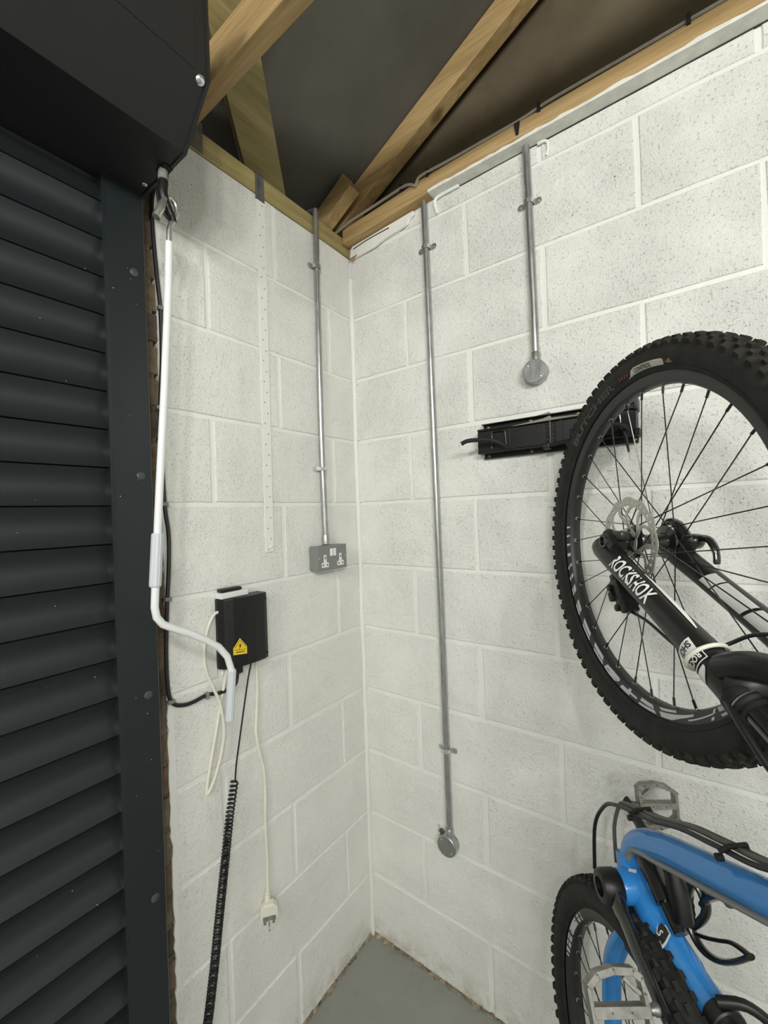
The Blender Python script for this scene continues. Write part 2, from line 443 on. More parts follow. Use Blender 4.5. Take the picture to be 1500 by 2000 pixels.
def crumbs():
    for axis, L, nm in (('x', 2.2, 'right'), ('y', .715, 'left')):
        mb = MB(); t = 0.0; prev = None; vs = []; fs = []
        while t < L:
            w_ = random.uniform(.004, .013)*(1.3 if random.random() < .2 else .7); hgt = random.uniform(.003, .012)
            if axis == 'x': vs += [(t, .001, hgt), (t, -.004, hgt*.8), (t, -w_, .0005)]
            else: vs += [(-.001, -t, hgt), (.004, -t, hgt*.8), (w_, -t, .0005)]
            t += random.uniform(.004, .014)
        for i in range(len(vs)//3-1):
            a = i*3; fs += [(a, a+1, a+4, a+3), (a+1, a+2, a+5, a+4)]
        mb.add(vs, fs); o = mb.build('baseboard_'+nm, M['debris'], None, 'structure')
        o['label'] = 'crumbling mortar and paint line at the foot of the wall'
crumbs()

# roof: 26 degree slope rising away from the shutter wall
SL = .4875
def zr(x): return 2.568+SL*x
def sloped(mb, x0, x1, y0, y1, e0, e1):
    vs = [(x, y, zr(x)+e) for x in (x0, x1) for y in (y0, y1) for e in (e0, e1)]
    mb.add(vs, [(0, 1, 3, 2), (4, 6, 7, 5), (0, 4, 5, 1), (2, 3, 7, 6), (0, 2, 6, 4), (1, 5, 7, 3)])
rf = MB(); sloped(rf, -.45, 2.35, -3.75, .2, .090, .12)
vs = [(x, y, zr(2.35)-SL*(x-2.35)+e) for x in (2.35, 4.9) for y in (-3.75, .2) for e in (.09, .12)]
rf.add(vs, [(0, 1, 3, 2), (4, 6, 7, 5), (0, 4, 5, 1), (2, 3, 7, 6), (0, 2, 6, 4), (1, 5, 7, 3)])
# a slack lap of felt
structure(rf.build('ceiling', M['felt']))
gb = MB(); prism(gb, [(-.4, 2.30), (4.7, 2.54), (4.7, 2.60), (2.35, zr(2.35)+.1), (-.4, zr(-.4)+.1)], (0, .024, 0), (1, 0, 0), (0, 0, 1), (0, 1, 0), .03)
gb.v = [Vector((p.x, p.y, max(p.z, 2.545))) if p.x > 0 else p for p in gb.v]
gbo = gb.build('trim_2', M['gable'], None, 'structure'); gbo['label'] = 'dark brown board closing the gable above the wall plate'

def timber(name, mb, mat, label, cat='timber', group=None, bev=.0015):
    return tag(mb.build(name, mat, None, bevel=bev), label, cat, group)
mb = MB(); bx(mb, -.10, .0015, -.78, .02, 2.479, 2.538)
timber('wall_plate', mb, M['green_y'], 'greenish treated timber plate along the top of the left wall')
mb = MB(); v8 = []
for x, z0 in ((0.004, 2.512), (.36, 2.531), (3.6, 2.534)):
    v8 += [(x, .02, z0), (x, -.040, z0), (x, -.040, z0+.052), (x, .02, z0+.052)]
fs = [(3, 2, 1, 0), (8, 9, 10, 11)]
for s in (0, 4):
    for k in range(4): fs.append((s+k, s+(k+1) % 4, s+4+(k+1) % 4, s+4+k))
mb.add(v8, fs); wp = timber('wall_plate', mb, M['pine_plain'], 'long orange pine plate along the top of the right wall, white paint beneath')
# white paint on its underside
pb = MB(); pts = []; x = .36
while x < 3.5:
    pts.append((x, random.uniform(.003, .008))); x += random.uniform(.01, .035)
vs = []; fs = []
for x, e in pts: vs += [(x, .0, 2.5302), (x, -.0412, 2.5302), (x, -.0412, 2.5335+e)]
for i in range(len(pts)-1):
    a = i*3; fs += [(a, a+1, a+4, a+3), (a+1, a+2, a+5, a+4)]
pb.add(vs, fs); pb.build('paint_overlap', simple('grey_overpaint', (.74, .74, .69), .6, nscale=30, namt=.12), wp)
mb = MB(); sloped(mb, -.10, 2.3, -.050, -.003, 0, .085)
timber('rafter', mb, M['pine_x'], 'sloping pine rafter running up beside the dark gable board')
mb = MB(); bx(mb, -.12, 4.5, -.635, -.596, 2.539, 2.634)
timber('tie_beam', mb, M['pine_x'], 'pale pine tie beam leaving the left wall beside the shutter housing')
mb = MB(); sloped(mb, -.12, 2.3, -.634, -.597, .072, .089)
vs = [(x, y, z) for x, zz in ((-.12, None), (.19, None), (2.3, None)) for y in (-.634, -.597) for z in (max(2.6345, zr(x)+.0), zr(x)+.089 if zr(x)+.089 > 2.636 else 2.64)]
mb = MB(); mb.add(vs, [(0, 1, 3, 2), (8, 10, 11, 9), (0, 4, 5, 1), (4, 8, 9, 5), (2, 3, 7, 6), (6, 7, 11, 10), (0, 2, 6, 4), (4, 6, 10, 8), (1, 5, 7, 3), (5, 9, 11, 7)])
timber('rafter', mb, M['pine_x'], 'brown rafter directly above the pale pine tie beam')
# diagonal brace lying on the underside of the roof
def brace():
    a = Vector((-.065, -.303, zr(-.065)-.002)); b = Vector((.30, -.745, zr(.30)-.002))
    d = (b-a).normalized(); N = Vector((-SL, 0, 1)).normalized(); s = N.cross(d).normalized()
    mb = MB(); vs = []
    for P in (a, b):
        for q in (-.052, .052):
            for e in (-.0, .075): vs.append(P+s*q+N*e)
    mb.add(vs, [(0, 1, 3, 2), (4, 6, 7, 5), (0, 4, 5, 1), (2, 3, 7, 6), (0, 2, 6, 4), (1, 5, 7, 3)])
    timber('roof_brace', mb, M['green_b'], 'broad greenish diagonal brace rising behind the tie beam to the roof')
brace()
def stub():
    a = Vector((-.03, -.1, 2.541)); b = Vector((.118, -.1, 2.622)); d = (b-a).normalized(); N = Vector((-d.z, 0, d.x))
    mb = MB(); vs = []
    for P in (a, b):
        for q in (-.024, .024):
            for e in (0, .062): vs.append(P+Vector((0, q, 0))+N*e)
    mb.add(vs, [(0, 1, 3, 2), (4, 6, 7, 5), (0, 4, 5, 1), (2, 3, 7, 6), (0, 2, 6, 4), (1, 5, 7, 3)])
    timber('timber_offcut', mb, M['pine_x'], 'short pine block wedged in the corner beside the sloping rafter')
stub()
# nail plate and strap on the left plate
mb = MB(); bx(mb, .0015, .0032, -.612, -.578, 2.482, 2.56); bx(mb, -.03, .0032, -.612, -.578, 2.5382, 2.5398)
tag(mb.build('truss_clip', M['strapmetal']), 'grey metal clip tying the tie beam to the left plate', 'bracket')
def strap():
    t = thing('restraint_strap', 'flat perforated steel strap painted white down the left wall', 'strap', (.002, -.405, 1.437))
    a = MB(); bx(a, .0018, .0042, -.416, -.386, 2.462, 2.540); bx(a, -.05, .0042, -.416, -.386, 2.5385, 2.541)
    a.build('bare_end', M['strapmetal'], t, label='bare grey steel end bent over the timber plate')
    b = MB(); P0, P1 = (-.400, 2.464), (-.4095, 1.437)
    vs = [(x, y0+s*.0138, z) for (y0, z) in (P0, P1) for s in (-1, 1) for x in (.0004, .0042)]
    b.add(vs, [(0, 1, 3, 2), (4, 6, 7, 5), (0, 4, 5, 1), (2, 3, 7, 6), (0, 2, 6, 4), (1, 5, 7, 3)]); b.build('band', M['joint'], t)
    h = MB()
    for i in range(34):
        z = 2.45-i*.0305; y = P0[0]+(P1[0]-P0[0])*(2.464-z)/1.027+(-.0048 if i % 2 else .0048)
        lathe(h, (.0041, y, z), (1, 0, 0), [(.0019, 0), (.0019, .0004)], 8)
    h.build('hole_row', simple('hole_shadow', (.16, .155, .13), .8), t, 'stuff')
    s = MB(); lathe(s, (.004, -.404, 1.452), (1, 0, 0), [(.0055, 0), (.005, .002), (.002, .003)], 12); s.build('screw', M['joint'], t)
strap()

# loose painted mortar under the right plate, near the corner
def mortar_lump():
    top = [(.02, 2.512), (.10, 2.516), (.20, 2.521), (.287, 2.525)]
    bot = [(.292, 2.510), (.27, 2.502), (.265, 2.489), (.22, 2.484), (.17, 2.481), (.12, 2.470), (.07, 2.468), (.03, 2.466), (.008, 2.472)]
    mb = MB(); prism(mb, top[::-1]+bot[::-1], (0, 0, 0), (1, 0, 0), (0, 0, 1), (0, -1, 0), .012)
    mb.build('mortar_patch', M['joint'], bpy.data.objects['wall_right'], bevel=.004)
    g = MB(); tube(g, spline([(.03, -.0125, 2.499), (.10, -.0125, 2.506), (.19, -.0125, 2.508)], 5), .0017, 6)
    g.build('mortar_crack', M['dark'], bpy.data.objects['wall_right'])
    c = MB(); tube(c, spline([(.372, -.002, 2.478), (.366, -.004, 2.50), (.366, -.006, 2.520), (.385, -.006, 2.5285), (.45, -.006, 2.529)], 5), .0055, 8)
    c.build('sealant_bead', M['joint'], bpy.data.objects['wall_right'])
    k = MB(); vs = []; x = .40; pts = []
    while x < 3: pts.append(x); x += random.uniform(.02, .05)
    tube(k, [(x, -.0012, 2.5295+random.uniform(-.0006, .0006)) for x in pts], .0016, 6)
    k.build('shadow_gap', M['dark'], bpy.data.objects['wall_right'])
    e = MB()
    tube(e, spline([(.684, -.003, 2.527), (.70, -.004, 2.526), (.71, -.004, 2.518), (.71, -.003, 2.497), (.705, -.001, 2.487)], 5), .004, 8)
    e.build('paint_run', M['joint'], bpy.data.objects['wall_right'])
    s = MB(); prism(s, [(0.006, 2.472), (.05, 2.474), (.035, 2.464), (.028, 2.452), (.022, 2.465)], (0, -.0125, 0), (1, 0, 0), (0, 0, 1), (0, -1, 0), .0006)
    s.build('rust_stain', simple('rust_brown', (.30, .19, .12), .8, nscale=60, namt=.3), bpy.data.objects['wall_right'])
mortar_lump()
# grey cable lying along the right plate
def plate_cable():
    t = thing('ceiling_cable', 'grey twin cable clipped along the top of the right plate', 'cable', (0.0, -.03, 2.58))
    mb = MB(); z = 2.5875
    tube(mb, spline([(-.02, -.055, 2.552), (.05, -.048, 2.572), (.13, -.045, 2.579), (.25, -.043, 2.588), (.285, -.044, 2.587), (.307, -.043, 2.578), (.318, -.0425, 2.566)], 6), .0045, 8)
    tube(mb, spline([(.318, -.0425, 2.566), (.325, -.044, 2.580), (.345, -.044, 2.590), (.45, -.040, z+.002), (.6, -.038, z+.001), (.66, -.038, z+.001), (.73, -.036, z+.008), (.85, -.034, z+.008), (1.0, -.034, z+.006), (1.4, -.034, z+.004), (2.2, -.034, z+.004)], 6), .0045, 8)
    mb.build('sheath', M['cable_beige'], t)
    for x in (.262, .362, .70, 1.02):
        c = MB(); bx(c, x-.004, x+.004, -.0455, -.028, 2.578, 2.602, .001); c.build('clip', M['rubber'], t)
plate_cable()
mb = MB(); prism(mb, [(-.008, .022), (.008, .022), (.003, -.010), (-.003, -.010)], (.642, -.0402, 2.560), (1, 0, 0), (0, 0, 1), (0, -1, 0), .004)
tag(mb.build('black_tag', M['rubber']), 'small black wedge clip on the face of the right plate', 'clip')
# ------------------------------------------------------------------ roller shutter
def shutter():
    t = thing('roller_shutter', 'dark anthracite roller garage door with its coil housing and side guide', 'roller door', (.03, -1.9, 0))
    PITCH = .07847
    prof = []
    N = 12
    for i in range(N+1):
        u = i/N; x = .0340-.0145*(1-(2*u-1)**2)
        prof.append((x, .0016+u*(PITCH-.0032)))
    prof = [(.026, .0)]+prof+[(.026, PITCH)]
    for k in range(29):
        z0 = 2.120-PITCH*(27-k)+.0006
        mb = MB(); Y0, Y1 = -.815, -3.04; n = len(prof)
        vs = [(x, Y0, z0+z) for x, z in prof]+[(x, Y1, z0+z) for x, z in prof]+[(.014, Y0, z0), (.014, Y0, z0+PITCH), (.014, Y1, z0), (.014, Y1, z0+PITCH)]
        fs = [(i, i+1, n+i+1, n+i) for i in range(n-1)]
        mb.add(vs, fs, True)
        s = 2*n
        mb.f += [(s, s+1, s+3, s+2), tuple(range(n))[::-1]+(s, s+1)]; mb.sm += [False, False]
        mb.build('slat', M['anthracite_slat'], t)
    g = MB(); prism(g, [(.002, -.8305), (.002, -.7510), (.043, -.7510), (.0455, -.7535), (.0455, -.826), (.0465, -.8305), (.0465, -.8335), (.0435, -.8335), (.0435, -.8305)], (0, 0, 0), (1, 0, 0), (0, 1, 0), (0, 0, 1), 2.252)
    g.build('guide_rail', M['anthracite'], t)
    g = MB(); bx(g, .002, .0455, -3.11, -3.03, 0, 2.252); g.build('guide_rail', M['anthracite'], t)
    for z in (2.072, 1.635, 1.166, .733, .30):
        c = MB(); lathe(c, (.0455, -.7755, z), (1, 0, 0), [(.0085, 0), (.0085, .0015), (.006, .0028), (.002, .0032)], 20); c.build('cover_cap', M['capgrey'], t)
    h = MB(); prof = [(.0, 2.252), (.219, 2.252), (.307, 2.338), (.307, 2.553), (.0, 2.553)]
    prism(h, prof, (0, -.7535, 0), (1, 0, 0), (0, 0, 1), (0, -1, 0), 2.40); h.build('housing', M['housing'], t)
    e = MB(); prism(e, [(-.0, 2.249), (.1365, 2.2495), (.1365, 2.268), (.165, 2.268), (.165, 2.2497), (.2202, 2.2497), (.3095, 2.337), (.3095, 2.556), (0, 2.556)], (0, -.7475, 0), (1, 0, 0), (0, 0, 1), (0, -1, 0), .006)
    e.build('end_plate', M['housing'], t)
    # faint fold where the inspection cover laps the chamfer
    f = MB(); prism(f, [(.3062, 2.3385), (.3082, 2.3385), (.3082, 2.47), (.3062, 2.47)], (0, -.775, 0), (1, 0, 0), (0, 0, 1), (0, -1, 0), 2.3); f.build('cover_lip', M['housing'], t)
    s = MB(); lathe(s, (.3005, -.7625, 2.3330), Vector((1, 0, -.9)), [(.0085, 0), (.0085, .001), (.006, .004), (.002, .005)], 16); s.build('screw', M['zinc'], t, label='bright pan head screw')
    s = MB(); lathe(s, (.080, -.7635, 2.2525), (0, 0, -1), [(.0055, 0), (.0055, .001), (.004, .0028), (.001, .0033)], 14); s.build('screw', M['zinc'], t, label='bright pan head screw')
    s = MB(); bx(s, .135, .167, -.765, -.7470, 2.2485, 2.2700); s.build('slot', M['dark'], t)
    s = MB(); rr = random.Random(5)
    for i in range(26):
        z = rr.uniform(.75, 2.1); y = rr.uniform(-.98, -.76)
        if y > -.832: x = .0456
        else: u = ((z-.0026) % PITCH)/PITCH; x = .0342-.0145*(1-(2*u-1)**2)
        q = rr.uniform(.0005, .0011); lathe(s, (x, y, z), (1, 0, 0), [(q, 0), (q*.6, .0006)], 6)
    s.build('paint_specks', M['whiteplastic'], t, 'stuff')
    # crank eye: grey neck and black folded loop
    s = MB(); lathe(s, (.15, -.757, 2.285), (0, -.05, -1), [(.0055, 0), (.0055, .028), (.0095, .04), (.0095, .056), (.006, .058)], 14); s.build('eye_neck', M['greybox'], t)
    lp = [(.15, -.757, 2.244), (.150, -.759, 2.225), (.150, -.761, 2.205), (.150, -.757, 2.188), (.150, -.749, 2.172), (.151, -.743, 2.160), (.151, -.741, 2.153)]
    s = MB(); tube(s, spline(lp, 4), [.0085]*4+[.0092]*4+[.0092]*4+[.0085]*4+[.0075]*4+[.0062]*5, 12)
    tube(s, spline([(.144, -.757, 2.232), (.138, -.764, 2.205), (.139, -.757, 2.176), (.147, -.745, 2.156)], 5), .0045, 8); s.build('crank_eye', M['black'], t)
shutter()

# ------------------------------------------------------------------ winding crank
def crank():
    t = thing('winding_crank', 'white cranked winding handle hanging from the black eye of the shutter', 'crank handle', (.15, -.8, 1.08))
    X = .15
    hk = [(X, -.7515, 2.095), (X, -.751, 2.118), (X, -.749, 2.138), (X, -.741, 2.156), (X, -.733, 2.176), (X, -.735, 2.193), (X, -.748, 2.200), (X+.005, -.761, 2.186), (X+.012, -.772, 2.160), (X+.012, -.782, 2.136)]
    P = spline(hk, 5); n = len(P); r = [.0052]*n
    for i in range(n-10, n): r[i] = .0052+.0026*min(1, (i-(n-10))/4)
    m = MB(); tube(m, P, r, 12); m.build('hook', M['steel'], t, label='bare steel hook end')
    m = MB(); tube(m, [(X, -.7515, 2.106), (X, -.756, 2.013), (X, -.771, 1.801), (X, -.787, 1.605), (X, -.7945, 1.505), (X, -.802, 1.40), (X, -.804, 1.37), (X, -.801, 1.350), (X, -.790, 1.334), (X, -.768, 1.320), (X, -.737, 1.303), (X, -.703, 1.281), (X, -.672, 1.257), (X, -.652, 1.230), (X, -.643, 1.198), (X, -.645, 1.15)], .0074, 14)
    m.v = m.v; m.build('rod', M['rodwhite'], t)
    def grip(a, b, r):
        m = MB(); a = Vector(a); b = Vector(b); d = (b-a); L = d.length; _, u, v = frame(d)
        prof = [(r*.86, 0), (r, .003), (r, L-.003), (r*.86, L)]; seg = 24; vs = []; fs = []
        for rr, tt in prof:
            for k in range(seg):
                q = rr*(1 if k % 2 else .94); th = 2*PI*k/seg; vs.append(a+d.normalized()*tt+(u*math.cos(th)+v*math.sin(th))*q)
        for i in range(3):
            for k in range(seg): fs.append((i*seg+k, i*seg+(k+1) % seg, (i+1)*seg+(k+1) % seg, (i+1)*seg+k))
        m.add(vs, fs); m.f += [tuple(range(seg))[::-1], tuple(3*seg+k for k in range(seg))]; m.sm += [False, False]
        m.build('grip', M['gripgrey'], t)
    grip((X, -.794, 1.513), (X, -.802, 1.409), .0110)
    grip((X, -.6415, 1.198), (X, -.652, 1.086), .0098)
crank()

# ------------------------------------------------------------------ conduits
def saddle(t, c, wall, r=.010):
    """two-ear conduit saddle around the pipe"""
    m = MB(); c = Vector(c)
    if wall == 'x': N = Vector((1, 0, 0)); S = Vector((0, 1, 0))
    else: N = Vector((0, -1, 0)); S = Vector((1, 0, 0))
    Z = Vector((0, 0, 1)); o = c.copy()
    if wall == 'x': o.x = 0
    else: o.y = 0
    h = .0125
    path = [(-.031, .0025), (-.017, .0025), (-.0135, .005), (-.0125, h), (-.009, h+.0085), (0, h+.0118), (.009, h+.0085), (.0125, h), (.0135, .005), (.017, .0025), (.031, .0025)]
    th = .0016; vs = []; fs = []; w_ = .006
    for i, (s, n_) in enumerate(path):
        ww = w_ if 2 <= i <= 8 else (.0085 if i in (1, 9) else .005)
        a = path[max(0, i-1)]; b = path[min(len(path)-1, i+1)]; dx, dn = b[0]-a[0], b[1]-a[1]; l = math.hypot(dx, dn); nx, nn = -dn/l*th, dx/l*th
        for q in (-ww, ww): vs.append(o+S*s+N*n_+Z*q); vs.append(o+S*(s+nx)+N*(n_+nn)+Z*q)
    for i in range(len(path)-1):
        a = i*4; b = a+4; fs += [(a, a+2, b+2, b), (a+1, b+1, b+3, a+3), (a, b, b+1, a+1), (a+2, a+3, b+3, b+2)]
    fs += [(0, 1, 3, 2), (40, 42, 43, 41)]
    m.add(vs, fs)
    for s in (-1, 1):
        lathe(m, o+S*(s*.024)+N*.0015, N, [(.0088, 0), (.0088, .0026)], 14)
    sd = m.build('saddle', M['zinc'], t)
    for s in (-1, 1):
        k = MB(); lathe(k, o+S*(s*.024)+N*.004, N, [(.0038, 0), (.0034, .0018), (.001, .0024)], 10); k.build('screw', M['steel'], sd)
def conduits():
    t = thing('conduit_pipe', 'galvanised pipe on the left wall running down to the twin socket', 'conduit', (.012, -.188, 1.46), 'galvanised conduit drops')
    m = MB(); tube(m, spline([(-.03, -.183, 2.556), (-.008, -.183, 2.556), (.008, -.1835, 2.549), (.0125, -.184, 2.53), (.0125, -.186, 2.3), (.0125, -.192, 1.80), (.0125, -.188, 1.466)], 5), .0098, 16); m.build('pipe', M['galv'], t)
    m = MB(); lathe(m, (.0125, -.188, 1.474), (0, 0, -1), [(.0118, 0), (.0128, .002), (.0128, .032)], 16); m.build('coupler', M['galv'], t)
    for z, y in ((2.362, -.1855), (1.690, -.192)): saddle(t, (.0125, y, z), 'x')
    t = thing('conduit_pipe', 'long galvanised pipe running almost to the floor on the right wall', 'conduit', (.336, -.0125, .50), 'galvanised conduit drops')
    m = MB(); tube(m, [(.329, -.0125, 2.545), (.331, -.0125, 2.40), (.334, -.0125, 1.86), (.339, -.0125, 1.21), (.341, -.0125, .49)], .0100, 16); m.build('pipe', M['galv'], t)
    m = MB(); lathe(m, (.341, -.0135, .530), (0, 0, -1), [(.0115, 0), (.0128, .002), (.0128, .032)], 16); m.build('coupler', M['galv'], t)
    for z, x in ((2.383, .331), (.777, .3405)): saddle(t, (x, -.0125, z), 'y')
    jb(t, (.336, 0, .478))
    t = thing('conduit_pipe', 'short galvanised pipe ending above the bike rack on the right wall', 'conduit', (.66, -.0125, 1.93), 'galvanised conduit drops')
    m = MB(); tube(m, [(.6545, -.0125, 2.545), (.6575, -.0125, 2.38), (.6605, -.0125, 2.1), (.661, -.0125, 1.93)], .0100, 16); m.build('pipe', M['galv'], t)
    m = MB(); lathe(m, (.661, -.0135, 1.962), (0, 0, -1), [(.0115, 0), (.0128, .002), (.0128, .032)], 16); m.build('coupler', M['galv'], t)
    saddle(t, (.6570, -.0125, 2.376), 'y')
    jb(t, (.6595, 0, 1.9075))
def jb(t, c):
    c = Vector(c); m = MB(); lathe(m, c, (0, -1, 0), [(.0300, 0), (.0325, .002), (.0325, .026)], 32); b = m.build('round_box', M['galv'], t)
    m = MB(); lathe(m, c+Vector((0, -.026, 0)), (0, -1, 0), [(.0322, 0), (.0322, .002), (.031, .0032)], 32); m.build('lid', M['galv'], t)
    for s in (-1, 1):
        m = MB(); lathe(m, c+Vector((s*.0165, -.029, -s*.0165)), (0, -1, 0), [(.0033, 0), (.003, .0014), (.001, .002)], 10); m.build('screw', M['zinc'], t)
conduits()
mb = MB()
for i in range(26):
    a = Vector((.309, -.012, .503))+Vector((random.uniform(-.009, .007), random.uniform(-.004, .006), random.uniform(-.010, .012)))
    b = a+Vector([random.uniform(-.008, .008) for _ in range(3)]); tube(mb, [a, b], .0007, 4)
bx(mb, .302, .314, -.010, -.002, .494, .510, .003)
tube(mb, [(.355, -.020, .513), (.372, -.018, .508)], .0006, 4)
tag(mb.build('cobweb_fluff', simple('grey_fluff', (.10, .10, .09), .9)), 'tuft of dark cobweb caught beside the low round box', 'cobweb'); bpy.data.objects['cobweb_fluff']['kind'] = 'stuff'

# ------------------------------------------------------------------ twin socket
def socket():
    Y0, Y1, Z0, Z1 = -.2555, -.1215, 1.360, 1.4385; D = .042
    t = thing('twin_socket', 'grey metal twin wall socket with white switches at the pipe end', 'socket', (0, -.19, Z0))
    m = MB(); bx(m, .001, D-.004, Y0, Y1, Z0, Z1, .004); m.build('back_box', M['greybox'], t)
    m = MB(); bx(m, D-.005, D, Y0-.0005, Y1+.0005, Z0-.0005, Z1+.0005, .0016); m.build('face_plate', M['greybox'], t)
    cy = (Y0+Y1)/2
    for s in (-1, 1):
        m = MB(); y = cy+s*.0075; bx(m, D-.001, D+.0045, y-.0052, y+.0052, 1.404, 1.4285, .0012); m.build('switch', M['whiteplastic'], t)
        y = cy+s*.036; m = MB(); poly = [(-.0155, -.022), (.0155, -.022), (.0155, -.008), (.0065, -.006), (.0050, .018), (-.0050, .018), (-.0065, -.006), (-.0155, -.008)]
        prism(m, poly, (D-.0005, y, 1.392), (0, 1, 0), (0, 0, 1), (1, 0, 0), .0016); f = m.build('socket_insert', M['whiteplastic'], t)
        for dy, dz, w_, h in ((0, .008, .0035, .008), (-.009, -.0145, .0056, .0042), (.009, -.0145, .0056, .0042)):
            k = MB(); bx(k, D+.0008, D+.0014, y+dy-w_/2, y+dy+w_/2, 1.392+dz-h/2, 1.392+dz+h/2); k.build('pin_hole', M['dark'], f)
        m = MB(); lathe(m, (D, cy+s*.0605, 1.399), (1, 0, 0), [(.0024, 0), (.0015, .001)], 8); m.build('screw', M['steel'], t)
socket()

# ------------------------------------------------------------------ control box and cables
def control_box():
    t = thing('control_box', 'black plastic control box with yellow warning sticker on the left wall', 'control box', (0, -.525, 1.15))
    prof = [(.001, -.588), (.012, -.588), (.030, -.578), (.040, -.560), (.047, -.530), (.049, -.500), (.047, -.470), (.043, -.4575), (.038, -.4555), (.001, -.4555)]
    m = MB(); prism(m, prof, (0, 0, 1.153), (1, 0, 0), (0, 1, 0), (0, 0, 1), .179); m.build('casing', M['black'], t, bevel=.003)
    for y, z, x in ((-.571, 1.315, .034), (-.466, 1.318, .0465), (-.464, 1.168, .0465), (-.573, 1.170, .034)):
        m = MB(); lathe(m, (x-.001, y, z), (1, 0, 0), [(.0038, 0), (.0038, .0014)], 12); m.build('screw_recess', M['dark'], t)
    # sticker
    def P(y): return .0425+.0060*(1-((y+.505)/.05)**2) if y > -.56 else .04
    m = MB(); y0, y1 = -.567, -.529; c = [(-.566, 1.189), (-.5285, 1.184), (-.5285, 1.203), (-.5475, 1.2285), (-.566, 1.206)]
    prism(m, c, (.0475, 0, 0), (0, 1, 0), (0, 0, 1), (1, 0, 0), .0008)
    def bend(mb):
        mb.v = [Vector((p.x-.0475+.0393+.0072*(1-((-.505-p.y)/.075)**2)+.0012, p.y, p.z)) for p in mb.v]; return mb
    st = bend(m).build('warning_sticker', M['yellow'], t, label='yellow warning triangle with lightning bolt')
    def bolt(poly, e=.0003):
        q = MB(); prism(q, poly, (.0475+.0009, 0, 0), (0, 1, 0), (0, 0, 1), (1, 0, 0), e); bend(q).build('print', M['ink'], st)
    bolt([(-.545, 1.2175), (-.5515, 1.2085), (-.548, 1.2080), (-.5515, 1.1990), (-.5435, 1.2100), (-.547, 1.2105)])
    bolt([(-.559, 1.1935), (-.536, 1.1905), (-.536, 1.1925), (-.559, 1.1955)])
    for a, b in (((-.563, 1.2005), (-.532, 1.1965)), ((-.563, 1.2055), (-.5478, 1.2235)), ((-.5315, 1.2025), (-.5472, 1.2235))):
        d = Vector((b[0]-a[0], b[1]-a[1])).normalized(); n_ = Vector((-d.y, d.x))*.0005
        bolt([(a[0]-n_.x, a[1]-n_.y), (b[0]-n_.x, b[1]-n_.y), (b[0]+n_.x, b[1]+n_.y), (a[0]+n_.x, a[1]+n_.y)])
    m = MB(); bx(m, .018, .036, -.549, -.533, 1.134, 1.154, .003); m.build('cable_gland', M['black'], t)
control_box()
def receiver():
    t = thing('plug_adaptor', 'white adaptor with black rounded top resting on the black control box', 'adaptor', (.015, -.54, 1.332))
    m = MB(); bx(m, .001, .030, -.586, -.505, 1.3325, 1.3475, .002); m.build('body', M['whiteplastic'], t)
    m = MB(); bx(m, .001, .024, -.5815, -.5195, 1.3478, 1.3565, .004); m.build('cap', M['black'], t)
receiver()
def cable(name, pts, r, mat, label, sub=7, seg=8, group=None, clip_pts=()):
    m = MB(); tube(m, spline(pts, sub), r, seg)
    if clip_pts:
        P = [Vector(p) for p in pts]; t = thing(name, label, 'cable', (0, P[-1].y, P[-1].z)); m.build('sheath', mat, t)
        for (y, z, dirz) in clip_pts:
            c = MB()
            if dirz: bx(c, .0015, .0125, y-.0085, y+.0065, z-.0045, z+.0045, .0012)
            else: bx(c, .0015, .0125, y-.0045, y+.0045, z-.0085, z+.0065, .0012)
            c.build('clip', M['greybox'], t)
        return t
    return tag(m.build(name, mat), label, 'cable', group)
cable('supply_cable', [(.007, -.690, 2.40), (.007, -.703, 2.33), (.008, -.7145, 2.28), (.008, -.7145, 2.20), (.007, -.708, 2.10), (.007, -.703, 2.03), (.007, -.7035, 1.92), (.0075, -.711, 1.80), (.0075, -.712, 1.70), (.007, -.7085, 1.576), (.007, -.702, 1.51), (.007, -.703, 1.44), (.007, -.7095, 1.355), (.0075, -.714, 1.29), (.0075, -.717, 1.21), (.007, -.714, 1.14), (.007, -.703, 1.110), (.007, -.680, 1.098), (.007, -.655, 1.096), (.007, -.620, 1.1), (.008, -.585, 1.093), (.016, -.548, 1.10), (.022, -.541, 1.136)],
      .0048, M['cable_black'], 'thick black cable clipped down the left wall beside the brick edge', clip_pts=[(-.701, 2.035, 1), (-.711, 1.80, 1), (-.7075, 1.576, 1), (-.7075, 1.355, 1), (-.708, 1.117, 1), (-.620, 1.0995, 0)])
cable('loop_cable', [(.012, -.586, 1.30), (.012, -.600, 1.292), (.012, -.616, 1.262), (.012, -.626, 1.215), (.013, -.624, 1.165), (.014, -.607, 1.115), (.016, -.590, 1.065), (.017, -.583, 1.0), (.016, -.592, .945), (.014, -.610, .893), (.012, -.627, .863), (.010, -.631, .864), (.008, -.627, .885), (.007, -.617, .925), (.007, -.601, .990), (.007, -.586, 1.055), (.010, -.574, 1.11), (.016, -.566, 1.155)],
      .0040, M['cable_white'], 'cream cable hanging in a long loop left of the control box')
